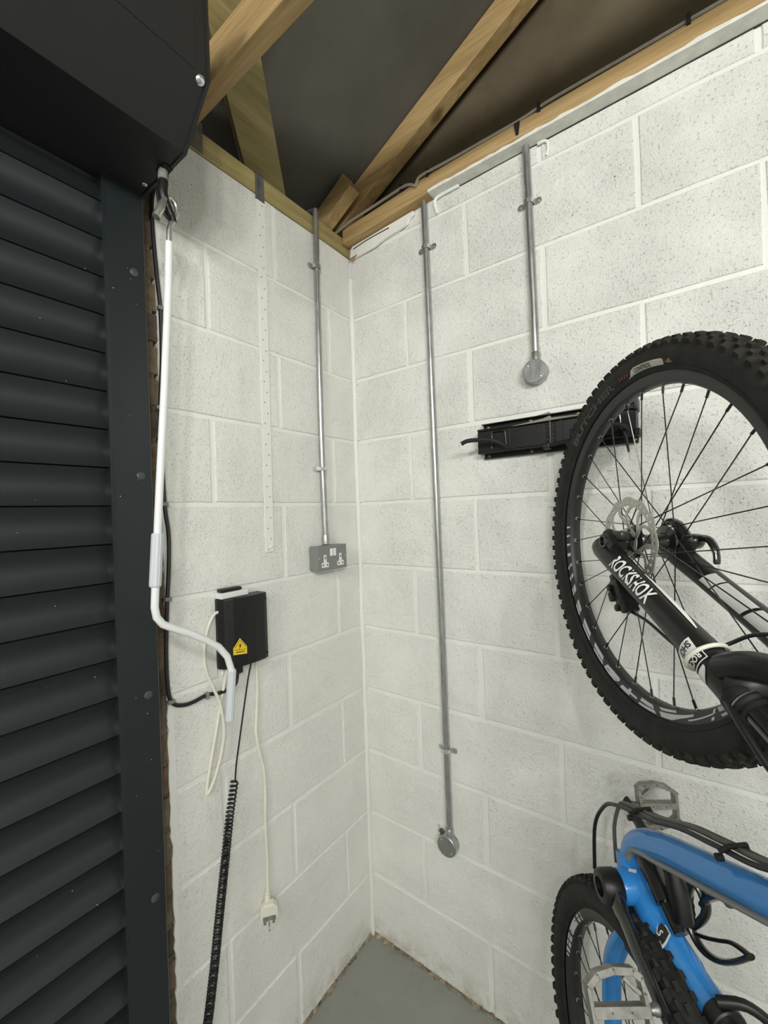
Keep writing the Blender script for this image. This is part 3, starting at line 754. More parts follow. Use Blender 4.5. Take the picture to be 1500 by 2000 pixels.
def plug():
    t = thing('plug_lead', 'cream lead hanging to a loose three pin plug near the floor', 'cable', (.02, -.47, .40))
    m = MB(); tube(m, spline([(.012, -.478, 1.16), (.010, -.474, 1.12), (.007, -.472, 1.055), (.006, -.4765, .99), (.007, -.480, .945), (.007, -.470, .88), (.007, -.459, .83), (.007, -.457, .76), (.007, -.460, .69), (.008, -.459, .60), (.009, -.460, .55), (.012, -.464, .49)], 6), .0043, 8); m.build('sheath', M['cable_white'], t)
    m = MB(); lathe(m, (.012, -.465, .498), (0, -.04, -1), [(.006, 0), (.0075, .004), (.006, .007), (.0078, .011), (.0075, .022)], 12); m.build('cord_grip', M['cable_white'], t)
    ca, sa = math.cos(math.radians(-38)), math.sin(math.radians(-38))
    def R(mb):      # the plug hangs twisted towards the room
        mb.v = [Vector((.010+(p.x-.010)*ca-(p.y+.467)*sa+.010, -.467+(p.x-.010)*sa+(p.y+.467)*ca, p.z)) for p in mb.v]; return mb
    m = MB(); prism(m, [(-.012, 0), (.012, 0), (.0235, -.012), (.0245, -.034), (.019, -.047), (-.019, -.047), (-.0245, -.034), (-.0235, -.012)], (.002, -.467, .478), (0, 1, 0), (0, 0, 1), (1, 0, 0), .022)
    b = R(m).build('body', M['cable_white'], t, bevel=.003)
    for dy in (-.0115, .0115):
        k = MB(); bx(k, .024, .041, -.467+dy-.0032, -.467+dy+.0032, .443, .447); R(k).build('pin', M['strapmetal'], b)
    k = MB(); bx(k, .024, .047, -.469, -.465, .428, .435); R(k).build('pin', M['steel'], b)
    k = MB(); bx(k, .0236, .0250, -.467-.017, -.467+.017, .437, .449); R(k).build('pin_plate', M['greybox'], b)
plug()
def coil():
    t = thing('spiral_cord', 'black coiled cord drooping from the control box towards the shutter foot', 'cable', (.05, -.56, .03))
    m = MB(); tube(m, spline([(.024, -.495, 1.16), (.022, -.507, 1.12), (.022, -.523, 1.05), (.022, -.540, .97), (.024, -.556, .90), (.030, -.565, .862)], 6), .0021, 7); m.build('straight_lead', M['cable_black'], t)
    P = spline([(.030, -.566, .868), (.034, -.586, .79), (.040, -.603, .715), (.046, -.620, .64), (.052, -.637, .565), (.060, -.657, .478), (.068, -.684, .37), (.072, -.715, .25), (.070, -.750, .13), (.055, -.79, .05)], 40)
    L = [0]
    for i in range(1, len(P)): L.append(L[-1]+(P[i]-P[i-1]).length)
    tot = L[-1]; m = MB(); pts = []; s = 0; ph = 0; j = 0
    while s < tot:
        while j < len(L)-2 and L[j+1] < s: j += 1
        f = (s-L[j])/max(1e-6, L[j+1]-L[j]); c = P[j].lerp(P[j+1], f); d = (P[j+1]-P[j]).normalized()
        a = d.cross(Vector((0, 1, 0))).normalized(); b = d.cross(a)
        pts.append(c+(a*math.cos(ph)+b*math.sin(ph))*.0088)
        pitch = .0105-.004*min(1, s/.2)
        ph += 2*PI/12; s += pitch/12
    tube(m, pts, .0024, 5); m.build('coils', M['cable_black'], t)
coil()

# ------------------------------------------------------------------ folding wheel rack
def rack():
    t = thing('bike_rack', 'black folding steel rack with rubber hooks screwed to the right wall', 'bike rack', (.69, 0, 1.69))
    def bar(name, x0, x1, z0, z1, y0, y1, ch=.001, mat='black'):
        m = MB(); bx(m, x0, x1, y0, y1, z0, z1, ch); return m.build(name, M[mat], t)
    bar('back_plate', .500, .895, 1.686, 1.787, -.004, -.001)
    bar('flange', .500, .895, 1.7845, 1.7875, -.020, -.004)
    bar('rail', .495, .897, 1.7635, 1.7700, -.040, -.004, .0015)
    bar('channel', .493, .895, 1.703, 1.7640, -.033, -.004, .002)
    bar('rail', .493, .897, 1.699, 1.7045, -.036, -.004, .0015)
    bar('flange', .500, .895, 1.686, 1.6885, -.014, -.004)
    for x in (.596, .725): bar('strap', x-.003, x+.003, 1.702, 1.765, -.0355, -.033, 0)
    bar('panel', .609, .682, 1.705, 1.762, -.035, -.033, .0005); bar('panel', .731, .842, 1.705, 1.762, -.035, -.033, .0005)
    bar('cover', .494, .590, 1.704, 1.763, -.0355, -.033, .0005)
    for k in range(5):
        z = 1.713+k*.0115
        for x in (.690, .709):
            m = MB(); lathe(m, (x, -.033, z), (0, -1, 0), [(.0036, 0), (.0036, .0018), (.002, .003)], 10); m.build('rivet', M['black'], t)
    for x, z in ((.514, 1.778), (.638, 1.779), (.760, 1.780), (.515, 1.6935), (.639, 1.6945), (.886, 1.6945), (.878, 1.778)):
        m = MB(); lathe(m, (x, -.004, z), (0, -1, 0), [(.0052, 0), (.0048, .0015), (.002, .003)], 12); m.build('screw', simple('brassy_screw', (.25, .20, .10), .45, .7) if 'brassy_screw' not in bpy.data.materials else bpy.data.materials['brassy_screw'], t)
    def hook(x0, zt, tip, rise, drop):
        g = MB(); r = .0026
        tube(g, spline([(x0-.043, -.038, zt-.046), (x0-.041, -.038, zt-.004), (x0-.036, -.040, zt), (x0-.010, -.040, zt), (x0-.002, -.040, zt-.006), (x0, -.038, zt-.052)], 4), r, 8); g.build('wire_frame', M['blackgloss'], t)
        g = MB(); g2 = spline(tip, 7); tube(g, g2, .0060, 10); g.build('hook', M['rubber'], t)
    hook(.580, 1.757, [(.586, -.040, 1.704), (.575, -.052, 1.716), (.556, -.062, 1.727), (.528, -.070, 1.733), (.495, -.078, 1.735), (.478, -.084, 1.733), (.466, -.088, 1.727)], 0, 0)
    hook(.862, 1.757, [(.874, -.040, 1.700), (.874, -.055, 1.716), (.862, -.072, 1.724), (.835, -.082, 1.728), (.800, -.086, 1.730), (.775, -.086, 1.726), (.758, -.090, 1.720)], 0, 0)
    g = MB(); tube(g, [(.698, -.036, 1.700), (.698, -.037, 1.764)], .0018, 8); g.build('pin', M['blackgloss'], t)
    g = MB(); tube(g, spline([(.692, -.048, 1.698), (.72, -.05, 1.701), (.76, -.052, 1.705), (.80, -.055, 1.711), (.845, -.055, 1.712)], 5), .0052, 10); g.build('folded_hook', M['rubber'], t)
    g = MB(); bx(g, .682, .700, -.056, -.030, 1.690, 1.706, .003); g.build('hinge_lug', M['black'], t)
    bar('end_cap', .889, .899, 1.760, 1.790, -.042, -.002, .002); bar('end_cap', .889, .902, 1.700, 1.716, -.042, -.002, .002)
    g = MB(); tube(g, [(.868, -.050, 1.712), (.874, -.056, 1.690), (.878, -.054, 1.660)], [.006, .004, .0018], 8); g.build('spring_tail', M['rubber'], t)
    # dust along the top
    g = MB(); prism(g, [(.640, 1.7875), (.69, 1.795), (.694, 1.7895), (.72, 1.788), (.72, 1.7862), (.64, 1.7862)], (0, -.006, 0), (1, 0, 0), (0, 0, 1), (0, -1, 0), .003)
    prism(g, [(.60, 1.7655), (.655, 1.770), (.683, 1.773), (.70, 1.778), (.703, 1.772), (.77, 1.769), (.77, 1.7665), (.60, 1.7645)], (0, -.036, 0), (1, 0, 0), (0, 0, 1), (0, -1, 0), .006)
    o = g.build('dusty_web', simple('grey_dust', (.25, .24, .20), .9), t)
rack()
# ------------------------------------------------------------------ mountain bicycle hung by its front wheel
# bike axes: H away from the wall (up, on the bike), V up (forwards on the bike), S sideways towards the viewer
BO = Vector((.9276, -.2967, 1.4678))
S_ = Vector((-.79363, -.60720, .03829)); H_ = Vector((.60765, -.79421, 0)); V_ = Vector((.03041, .02327, .99927))
def bw(a, b, c): return BO+H_*a+V_*b+S_*c
def bws(pts): return [bw(*p) for p in pts]
bike = thing('mountain_bicycle', 'blue and black mountain bicycle hanging from the rack by its upper wheel', 'bicycle', tuple(bw(0, -1, 0)))
def side_off(r):
    T = [(.288, .0150), (.2965, .0175), (.302, .0225), (.309, .0260), (.318, .0285), (.327, .0290), (.335, .0270), (.342, .0225), (.346, .013), (.347, 0)]
    for (a, x), (b, y) in zip(T, T[1:]):
        if r <= b: return x+(y-x)*max(0, (r-a))/(b-a)
    return 0
def wheel(C, name, label, spin, sub):
    """C = (h, v, s) of the hub"""
    def W(ang, r, off): return bw(C[0]+r*math.cos(ang), C[1]+r*math.sin(ang), C[2]+off)
    o = bw(*C)
    # rim
    prof = [(.2755, -.006), (.2755, .006), (.2785, .0115), (.2880, .0150), (.2975, .0152), (.2975, .0115), (.289, .0115), (.289, -.0115), (.2975, -.0115), (.2975, -.0152), (.2880, -.0150), (.2785, -.0115)]
    m = MB(); seg = 96; vs = []; fs = []
    for r, t in prof:
        for k in range(seg): vs.append(W(2*PI*k/seg, r, t))
    n = len(prof)
    for i in range(n):
        for k in range(seg): fs.append((i*seg+k, i*seg+(k+1) % seg, ((i+1) % n)*seg+(k+1) % seg, ((i+1) % n)*seg+k))
    m.add(vs, fs, True); wh = m.build(name, M['rim'], bike, label=label)
    # tyre carcass
    radii = [.2962, .2985, .302, .306, .311, .318, .325, .331, .337, .342, .3455, .347]
    prof = [(r, side_off(r)) for r in radii]+[(.3475, 0)]+[(r, -side_off(r)) for r in radii[::-1]]
    m = MB(); vs = []; fs = []
    for r, t in prof:
        for k in range(seg): vs.append(W(2*PI*k/seg, r, t))
    for i in range(len(prof)-1):
        for k in range(seg): fs.append((i*seg+k, i*seg+(k+1) % seg, (i+1)*seg+(k+1) % seg, (i+1)*seg+k))
    m.add(vs, fs, True); m.build('tyre', M['tyre'], wh)
    # moulded bead line
    m = MB(); tube(m, [W(2*PI*k/seg, .3045, .0243) for k in range(seg)], .0004, 5, closed=True); tube(m, [W(2*PI*k/seg, .3045, -.0243) for k in range(seg)], .0007, 5, closed=True)
    m.build('bead_line', M['rubber'], wh)
    # tread knobs
    m = MB(); NK = 84
    def knob(a, off, r, da, do, hh, tilt):
        # block whose base sits on the carcass
        vs = []
        nr = math.cos(tilt); no = math.sin(tilt)      # outward direction in (radius, side)
        for lvl, sh in ((-.003, 1.0), (hh, .78)):
            for sa, so in ((-1, -1), (1, -1), (1, 1), (-1, 1)):
                rr = r+nr*lvl-no*so*do*sh; oo = off+no*lvl+nr*so*do*sh
                vs.append(W(a+sa*da*sh/.35, rr, oo))
        m.add(vs, [(0, 3, 2, 1), (4, 5, 6, 7), (0, 1, 5, 4), (1, 2, 6, 5), (2, 3, 7, 6), (3, 0, 4, 7)])
    for k in range(NK):
        a = 2*PI*k/NK
        for s in (-1, 1):
            aa = a+(PI/NK if s > 0 else 0)
            knob(aa, s*.0245, .3405, .0070, .0055, .0048, s*.72)
            knob(aa+PI/NK, s*.0185, .3440, .0056, .0036, .0052, s*.45)
            knob(aa+PI/NK*.5, s*.0085, .3465, .0060, .0050, .0048, s*.15)
    m.build('tread', M['tread'], wh, 'stuff')
    # hub
    m = MB(); ax = S_
    prof = [(.011, -.050), (.014, -.048), (.014, -.036), (.029, -.034), (.030, -.031), (.017, -.028), (.0135, -.012), (.0135, .006), (.019, .020), (.030, .024), (.029, .027), (.018, .030), (.018, .036), (.012, .042), (.011, .052)]
    lathe(m, o, ax, prof, 28); m.build('hub', M['blackgloss'], wh)
    eyes = MB()
    for k in range(32):
        a = spin+k*2*PI/32; side = 1 if k % 2 else -1; lead = 1 if (k//2) % 2 else -1
        ha = a+lead*math.radians(62); ho = .0255*side if side > 0 else -.0325
        p0 = W(ha, .0265, ho); p1 = W(a, .2615, side*.0022+0); p2 = W(a, .277, side*.001)
        m = MB(); tube(m, [p0, p1], .00105, 6); d = (p1-p0).normalized(); tube(m, [p1-d*.0, p2], .0022, 8)
        lathe(eyes, W(a, .2745, side*.001), (W(a, 1, 0)-W(a, 0, 0)), [(.0038, -.0002), (.0038, .0016)], 10)
        m.build('spoke', M['cable_black'] if sub else M['blackgloss'], wh)
    eyes.build('eyelets', M['steel'], wh)
    # rotor
    Ro = .0355; m = MB(); n = 108; rads = [.0655, .0690, .0745, .0795]
    def cell(a0, a1, r0, r1, t=.0009):
        wv = lambda a, r: r+(.0016*math.cos(12*a) if r > .079 else 0)
        vs = [W(a, wv(a, r), Ro+s) for s in (-t, t) for a, r in ((a0, r0), (a1, r0), (a1, r1), (a0, r1))]
        m.add(vs, [(0, 1, 2, 3), (7, 6, 5, 4), (0, 4, 5, 1), (1, 5, 6, 2), (2, 6, 7, 3), (3, 7, 4, 0)])
    for k in range(n):
        a0 = 2*PI*k/n; a1 = 2*PI*(k+1)/n
        cell(a0, a1, rads[0], rads[1]); cell(a0, a1, rads[2], rads[3]+.0005)
        if k % 3: cell(a0, a1, rads[1], rads[2])
    for k in range(36): cell(2*PI*k/36, 2*PI*(k+1)/36, .0175, .0255)
    for k in range(6):
        a = k*PI/3+.35
        for bend_, end in ((1, .62), (1, -.02)):
            P = []
            for i in range(9):
                u = i/8; r = .0245+(.0665-.0245)*u; aa = a+end*u**1.2+(.30*math.sin(PI*u))
                P.append((aa, r))
            for (a1, r1), (a2, r2) in zip(P, P[1:]):
                q0, q1 = W(a1, r1, Ro), W(a2, r2, Ro); d = (q1-q0).normalized(); sd = d.cross(S_).normalized()*.0029
                vs = [q+e*sd+S_*s for s in (-.0009, .0009) for q, e in ((q0, -1), (q1, -1), (q1, 1), (q0, 1))]
                m.add(vs, [(0, 1, 2, 3), (7, 6, 5, 4), (0, 4, 5, 1), (1, 5, 6, 2), (2, 6, 7, 3), (3, 7, 4, 0)])
    m.build('brake_rotor', M['rotor'], wh)
    m = MB()
    for k in range(6):
        a = k*PI/3+.35; lathe(m, W(a, .0215, Ro+.001), S_, [(.0032, 0), (.0030, .0018), (.001, .002)], 8)
    m.build('rotor_bolts', M['blackgloss'], wh)
    return wh, W
FW, WF = wheel((0, 0, 0), 'front_wheel', 'wide knobbly front wheel with silver brake disc', .6415, 0)
RW, WR = wheel((.071, -1.0, .032), 'rear_wheel', 'knobbly rear wheel low behind the cranks', .2, 1)

# prints on tyre and rim
def ringtext(W, parent, s, a_deg, size, r0, mat, off_fn, width=1.0, name='lettering', outward=True, lift=.0012, off=.026):
    m = MB(); a = math.radians(a_deg)
    v, f = text_geo(s, size, off)
    vs = [W(a-x*width/r0, r0+y, off_fn(r0+y)+lift) for x, y in v]
    m.add(vs, f); return m.build(name, mat, parent)
def arcpoly(W, parent, pts, mat, off_fn, name='decal', lift=.0009, sub=4):
    """pts = (deg, radius) outline; long edges are subdivided so that they follow the ring"""
    P = []
    for i, p in enumerate(pts):
        q = pts[(i+1) % len(pts)]; k = max(1, int(abs(q[0]-p[0])/2.5))
        for j in range(k): P.append((p[0]+(q[0]-p[0])*j/k, p[1]+(q[1]-p[1])*j/k))
    m = MB(); vs = [W(math.radians(a), r, off_fn(r)+lift) for a, r in P]; vb = [W(math.radians(a), r, off_fn(r)+lift-.0006) for a, r in P]
    n = len(P); m.add(vs+vb, [tuple(range(n)), tuple(range(n, 2*n))[::-1]]); return m.build(name, mat, parent)
def rim_off(r): return .0115+(.0150-.0115)*max(0, min(1, (r-.2785)/.0095))
arcpoly(WF, FW, [(94, .3015), (92.4, .3035), (91.2, .3125), (89.5, .3155), (76.2, .3150), (75.2, .3125), (75.2, .3045), (83, .3045), (90, .3035)], M['decalpatch'], side_off, 'tyre_patch')
ringtext(WF, FW, 'CONTROL', 89.6, .0098, .3058, M['ink'], side_off, .98, lift=.0017)
ringtext(WF, FW, 'BUTCHER', 137.0, .0160, .3040, M['decaldark'], side_off, 2.6, off=.022)
ringtext(WF, FW, 'BUTCHER', 137.0, .0160, .3040, M['rubber'], side_off, 2.6, lift=.0017, off=-.012)
for k_ in range(4): arcpoly(WF, FW, [(98.4-k_*1.45, .3065), (97.5-k_*1.45, .3065), (97.3-k_*1.45, .3125), (98.2-k_*1.45, .3125)], M['decalred'], side_off, 'tyre_mark')
arcpoly(WF, FW, [(74.3, .3085), (73.3, .3105), (73.0, .3135), (72.2, .3130), (71.9, .3100), (70.8, .3085), (71.9, .3070), (73.3, .3070)], M['decalorange'], side_off, 'tyre_mark')
# rim decals: a run of slanted shapes that widen towards the bottom of the wheel
def par(W, P, a0, a1, r0=.2795, r1=.2925, sk=2.0):
    arcpoly(W, P, [(a0, r0), (a1-sk, r0), (a1, r1), (a0+sk, r1)], M['decalgrey'], rim_off)
for a0, a1 in ((176.0, 177.2), (180.3, 181.5), (184.6, 186.0), (189.3, 191.2)): par(WF, FW, a0, a1, .280, .289, .4)
for a0, a1 in ((194.3, 197.6), (199.4, 203.0), (205.0, 210.3), (212.8, 220.0), (222.6, 232.6), (235.3, 245.4)): par(WF, FW, a0, a1)
arcpoly(WF, FW, [(246.5, .2915), (247.6, .2815), (252, .2800), (256.6, .2805), (257.2, .2850), (254.5, .2925), (250, .2935)], M['decalgrey'], rim_off)
arcpoly(WF, FW, [(258.3, .2925), (259.2, .2850), (263.0, .2845), (263.2, .2800), (264.6, .2800), (264.5, .2845), (268.4, .2850), (268.8, .2880), (264.4, .2880), (264.2, .2925)], M['decalgrey'], rim_off)
arcpoly(WF, FW, [(269.8, .2930), (270.8, .2800), (277.0, .2815), (279.2, .2930)], M['decalgrey'], rim_off)
arcpoly(WF, FW, [(280.4, .2800), (288.5, .2785), (289.2, .2815), (281.8, .2835)], M['decalgrey'], rim_off)
arcpoly(WF, FW, [(281.0, .2860), (291.5, .2835), (297.0, .2820), (297.2, .2850), (291.0, .2890), (287.0, .2935), (281.8, .2935)], M['decalgrey'], rim_off)
arcpoly(WF, FW, [(294.5, .2895), (305.6, .2850), (306.0, .2868), (294.8, .2915)], M['decalgrey'], rim_off)
arcpoly(WF, FW, [(304.2, .2935), (306.2, .2800), (307.2, .2800), (305.4, .2935)], M['decalgrey'], rim_off)
par(WF, FW, 307.8, 311.4, .2795, .2930, 1.2); par(WF, FW, 313.0, 319.0, .2795, .2930, 2.6)
for a0, a1, q in ((172.6, 174.0, .002), (169.6, 171.8, .001), (165.9, 168.6, 0), (161.5, 165.1, 0), (148.5, 159.8, 0), (143.8, 146.6, 0), (140.6, 142.2, 0)):
    par(WR, RW, a0, a1, .2805+q, .2925-q, .3)

# ---- fork
def leg_pt(s): return Vector((-.020+.925*s, -.004-.480*s))      # along the fork, from the axle towards the crown
def fork():
    A = Vector((-.028, -.014)); B = Vector((.268, -.158)); d = (B-A).normalized(); L = (B-A).length
    nrm = Vector((-d.y, d.x))
    legs = []
    for s in (1, -1):
        m = MB(); T = [(-.018, .010), (-.012, .0175), (0, .0205), (.04, .0210), (.09, .0198), (.15, .0198), (.20, .0205), (.25, .0218), (.29, .0232), (L, .0245), (L+.012, .0240)]
        tube(m, [bw(A.x+d.x*q, A.y+d.y*q, .064*s) for q, r in T], [r for q, r in T], 22)
        # dropout clamp block and axle boss
        tube(m, [bw(-.016, .016, .064*s), bw(.000, .002, .063*s), bw(.016, -.010, .062*s)], [.010, .017, .016], 12)
        if s > 0:
            box(m, bw(.018, .012, .060), (.030, .016, .018), Matrix((H_, V_, S_)).transposed(), .004)
        lg = m.build('fork_leg', M['legpaint'], bike); legs.append(lg)
        m = MB(); lathe(m, bw(-.005, .001, .066*s), S_*s, [(.0135, -.012), (.0135, .012), (.0115, .0145), (.0085, .0145), (.0075, .008), (.0005, .008)], 22, caps=False); m.build('axle_end', M['blackgloss'], lg)
        # dust seal and stanchion
        m = MB(); lathe(m, bw(B.x+d.x*.004, B.y+d.y*.004, .064*s), H_*d.x+V_*d.y, [(.0255, 0), (.0262, .004), (.0250, .010), (.0235, .011), (.0235, .017), (.0205, .020), (.0205, .024), (.0170, .026)], 26); m.build('dust_seal', M['rubber'], lg)
        m = MB(); lathe(m, bw(B.x+d.x*.0168, B.y+d.y*.0168, .064*s), H_*d.x+V_*d.y, [(.0239, 0), (.0239, .0016)], 26); m.build('seal_spring', M['galv'], lg)
        m = MB(); tube(m, [bw(B.x+d.x*.02, B.y+d.y*.02, .064*s), bw(B.x+d.x*.13, B.y+d.y*.13, .064*s)], .0162, 20); m.build('stanchion', M['blackgloss'], lg)
    # arch joining the legs round the front of the tyre
    m = MB(); P = [(.256, -.134, .070), (.284, -.122, .066), (.318, -.120, .056), (.350, -.132, .040), (.374, -.147, .018), (.380, -.151, 0), (.374, -.147, -.018), (.350, -.132, -.040), (.318, -.120, -.056), (.284, -.122, -.066), (.256, -.134, -.070)]
    Q = spline(bws(P), 4); n = len(Q); tube(m, Q, [.020+.004*abs(i/(n-1)-.5)*2 for i in range(n)], 14, flat=.72, up=V_); m.build('fork_arch', M['legpaint'], bike)
    m = MB(); tube(m, spline(bws([(.258, -.150, .066), (.272, -.150, .056), (.280, -.140, .04)]), 4), [.0275]*9, 14); m.build('fork_shoulder', M['legpaint'], bike)
    c1 = Vector((B.x+d.x*.13, B.y+d.y*.13))
    m = MB(); tube(m, spline(bws([(c1.x-d.x*.02, c1.y-d.y*.02, .070), (c1.x, c1.y, .058), (c1.x+.008, c1.y-.004, 0), (c1.x, c1.y, -.058), (c1.x-d.x*.02, c1.y-d.y*.02, -.070)]), 5), .021, 14); m.build('fork_crown', M['legpaint'], bike)
    # prints on the legs: u runs along the leg, t wraps round it
    def wrap(lg, geo, s0, ang0, side, mat, name, rad, rev=False, lift=.0010, cross=False):
        v, f = geo; m = MB(); vs = []
        for x, y in v:
            if cross: x, y = y, -x
            q = s0+x; th = ang0+y/rad(q)
            # th = 0 faces the viewer side, positive turns towards the front of the bike
            c = A+d*q; rr = rad(q)+lift; oo = .064*side+math.cos(th)*rr*side; pp = c+nrm*math.sin(th)*rr
            vs.append(bw(pp.x, pp.y, oo))
        m.add(vs, f); return m.build(name, mat, lg)
    TT = [(0, .0205), (.04, .0210), (.09, .0198), (.15, .0198), (.20, .0205), (.25, .0218), (.29, .0232), (.34, .0245)]
    def rad(q):
        for (a_, x_), (b_, y_) in zip(TT, TT[1:]):
            if q <= b_: return x_+(y_-x_)*max(0, (q-a_))/(b_-a_)
        return .0245
    v, f = text_geo('ROCKSHOX', .0235); v = [(x*.84, y*1.42) for x, y in v]
    wrap(legs[0], (v, f), .058, math.radians(5), 1, M['decalwhite'], 'lettering', rad)
    # white flash along the front edge of the leg
    def sheet(u0, u1, t0f, t1f, n=14, k=5):
        vs = []; fs = []
        for i in range(n+1):
            u = u0+(u1-u0)*i/n; a, b = t0f(i/n), t1f(i/n)
            for j in range(k+1): vs.append((u, a+(b-a)*j/k))
        for i in range(n):
            for j in range(k): q = i*(k+1)+j; fs.append((q, q+k+1, q+k+2, q+1))
        return vs, fs
    wrap(legs[0], sheet(.115, .245, lambda u: .0345-.003*u, lambda u: .0365+.0075*math.sin(PI*u)-.003*u), 0, 0, 1, M['decalwhite'], 'flash', rad)
    wrap(legs[0], sheet(.254, .274, lambda u: -.0260, lambda u: .0030-.002*u), 0, .62, 1, M['decalwhite'], 'label_patch', rad)
    v, f = text_geo('SHOX', .0138); v = [(x*.75, y*.95) for x, y in v]
    # letters run across the leg
    wrap(legs[0], ([(y, -x) for x, y in v], f), .2575, math.radians(34), 1, M['ink'], 'lettering', rad, lift=.0016)
    wrap(legs[0], sheet(.289, .2905, lambda u: -.028, lambda u: .004), 0, .62, 1, M['decalwhite'], 'label_border', rad)
    wrap(legs[0], sheet(.2755, .289, lambda u: .0028, lambda u: .004, 4, 1), 0, .62, 1, M['decalwhite'], 'label_border', rad)
    v, f = text_geo('ROCK', .0120); v = [(x*.82, y*.95) for x, y in v]
    wrap(legs[0], ([(y, -x) for x, y in v], f), .2780, math.radians(35), 1, M['decalwhite'], 'lettering', rad, lift=.0012)
    wrap(legs[0], sheet(.294, .312, lambda u: -.030, lambda u: -.004-.020*(u-.25)**2*2-.012*u), 0, .62, 1, M['decalwhite'], 'flash', rad)
    # cream cable tie round the leg
    c = A+d*.275; pts = []
    for k in range(28):
        th = 2*PI*k/28; rr = .0262
        pp = c+nrm*math.sin(th)*rr+d*.005*math.sin(th); pts.append(bw(pp.x, pp.y, .064+math.cos(th)*rr))
    m = MB(); tube(m, pts, .0028, 8, closed=True); m.build('cable_tie', M['cable_white'], bike)
    # the far leg carries long white panels split by black lines
    for u0, u1 in ((.108, .132), (.135, .196), (.202, .275)):
        v, f = sheet(u0, u1, lambda u: -.0125, lambda u: .0125, 6, 6); m = MB(); vs = []
        for x, y in v:
            th = math.radians(38)+y/rad(x); cc = A+d*(x+.018*(y/.0125)*.25); rr = rad(x)+.001; pp = cc+nrm*math.sin(th)*rr; vs.append(bw(pp.x, pp.y, -.064+math.cos(th)*rr))
        m.add(vs, f); m.build('flash', M['decalwhite'], legs[1])
    # clip near the far dropout and quick release lever
    m = MB(); tube(m, spline(bws([(-.036, .020, -.048), (-.018, .036, -.052), (.006, .032, -.050), (.026, .010, -.052)]), 4), [.006]*4+[.009]*4+[.010]*5, 10, flat=.8)
    m.build('far_dropout_cover', M['blackgloss'], legs[1]).name = 'dropout_cover'
    m = MB(); lathe(m, bw(-.004, .001, -.078), -S_, [(.012, 0), (.014, .003), (.014, .018), (.010, .024)], 18)
    tube(m, spline(bws([(-.004, .004, -.090), (.012, .008, -.094), (.026, .002, -.096), (.037, -.016, -.096), (.041, -.036, -.094)]), 4), [.0095]*4+[.0085]*4+[.0075]*4+[.0062]*4+[.0045], 10, flat=.7); m.build('release_lever', M['blackgloss'], bike)
    # brake caliper behind the near leg
    R3 = Matrix((H_, V_, S_)).transposed(); m = MB()
    Rz = Matrix.Rotation(math.radians(-58), 3, 'Z')
    def cb(c, s, ch=.003): box(m, bw(*c), s, R3 @ Rz, ch)
    cb((.004, -.092, .044), (.050, .024, .032)); cb((-.010, -.072, .048), (.026, .016, .022)); cb((.020, -.112, .046), (.022, .018, .026)); cb((-.008, -.100, .058), (.018, .014, .014))
    for c in ((-.014, -.086, .058), (.006, -.118, .055)): lathe(m, bw(*c), S_, [(.0065, -.01), (.0065, .006), (.004, .007)], 12)
    m.build('brake_caliper', M['black'], bike)
    m = MB(); tube(m, spline(bws([(.020, -.120, .046), (.060, -.128, .040), (.120, -.146, .040), (.180, -.150, .050), (.235, -.112, .050), (.27, -.090, .040), (.33, -.085, .03), (.42, -.13, .02)]), 6), .0025, 8); m.build('brake_hose', M['cable_black'], bike)
    m = MB(); tube(m, spline(bws([(.272, -.165, .085), (.305, -.185, .092), (.35, -.22, .088), (.42, -.26, .06)]), 5), .0040, 10); m.build('brake_hose', M['cable_black'], bike)
fork()

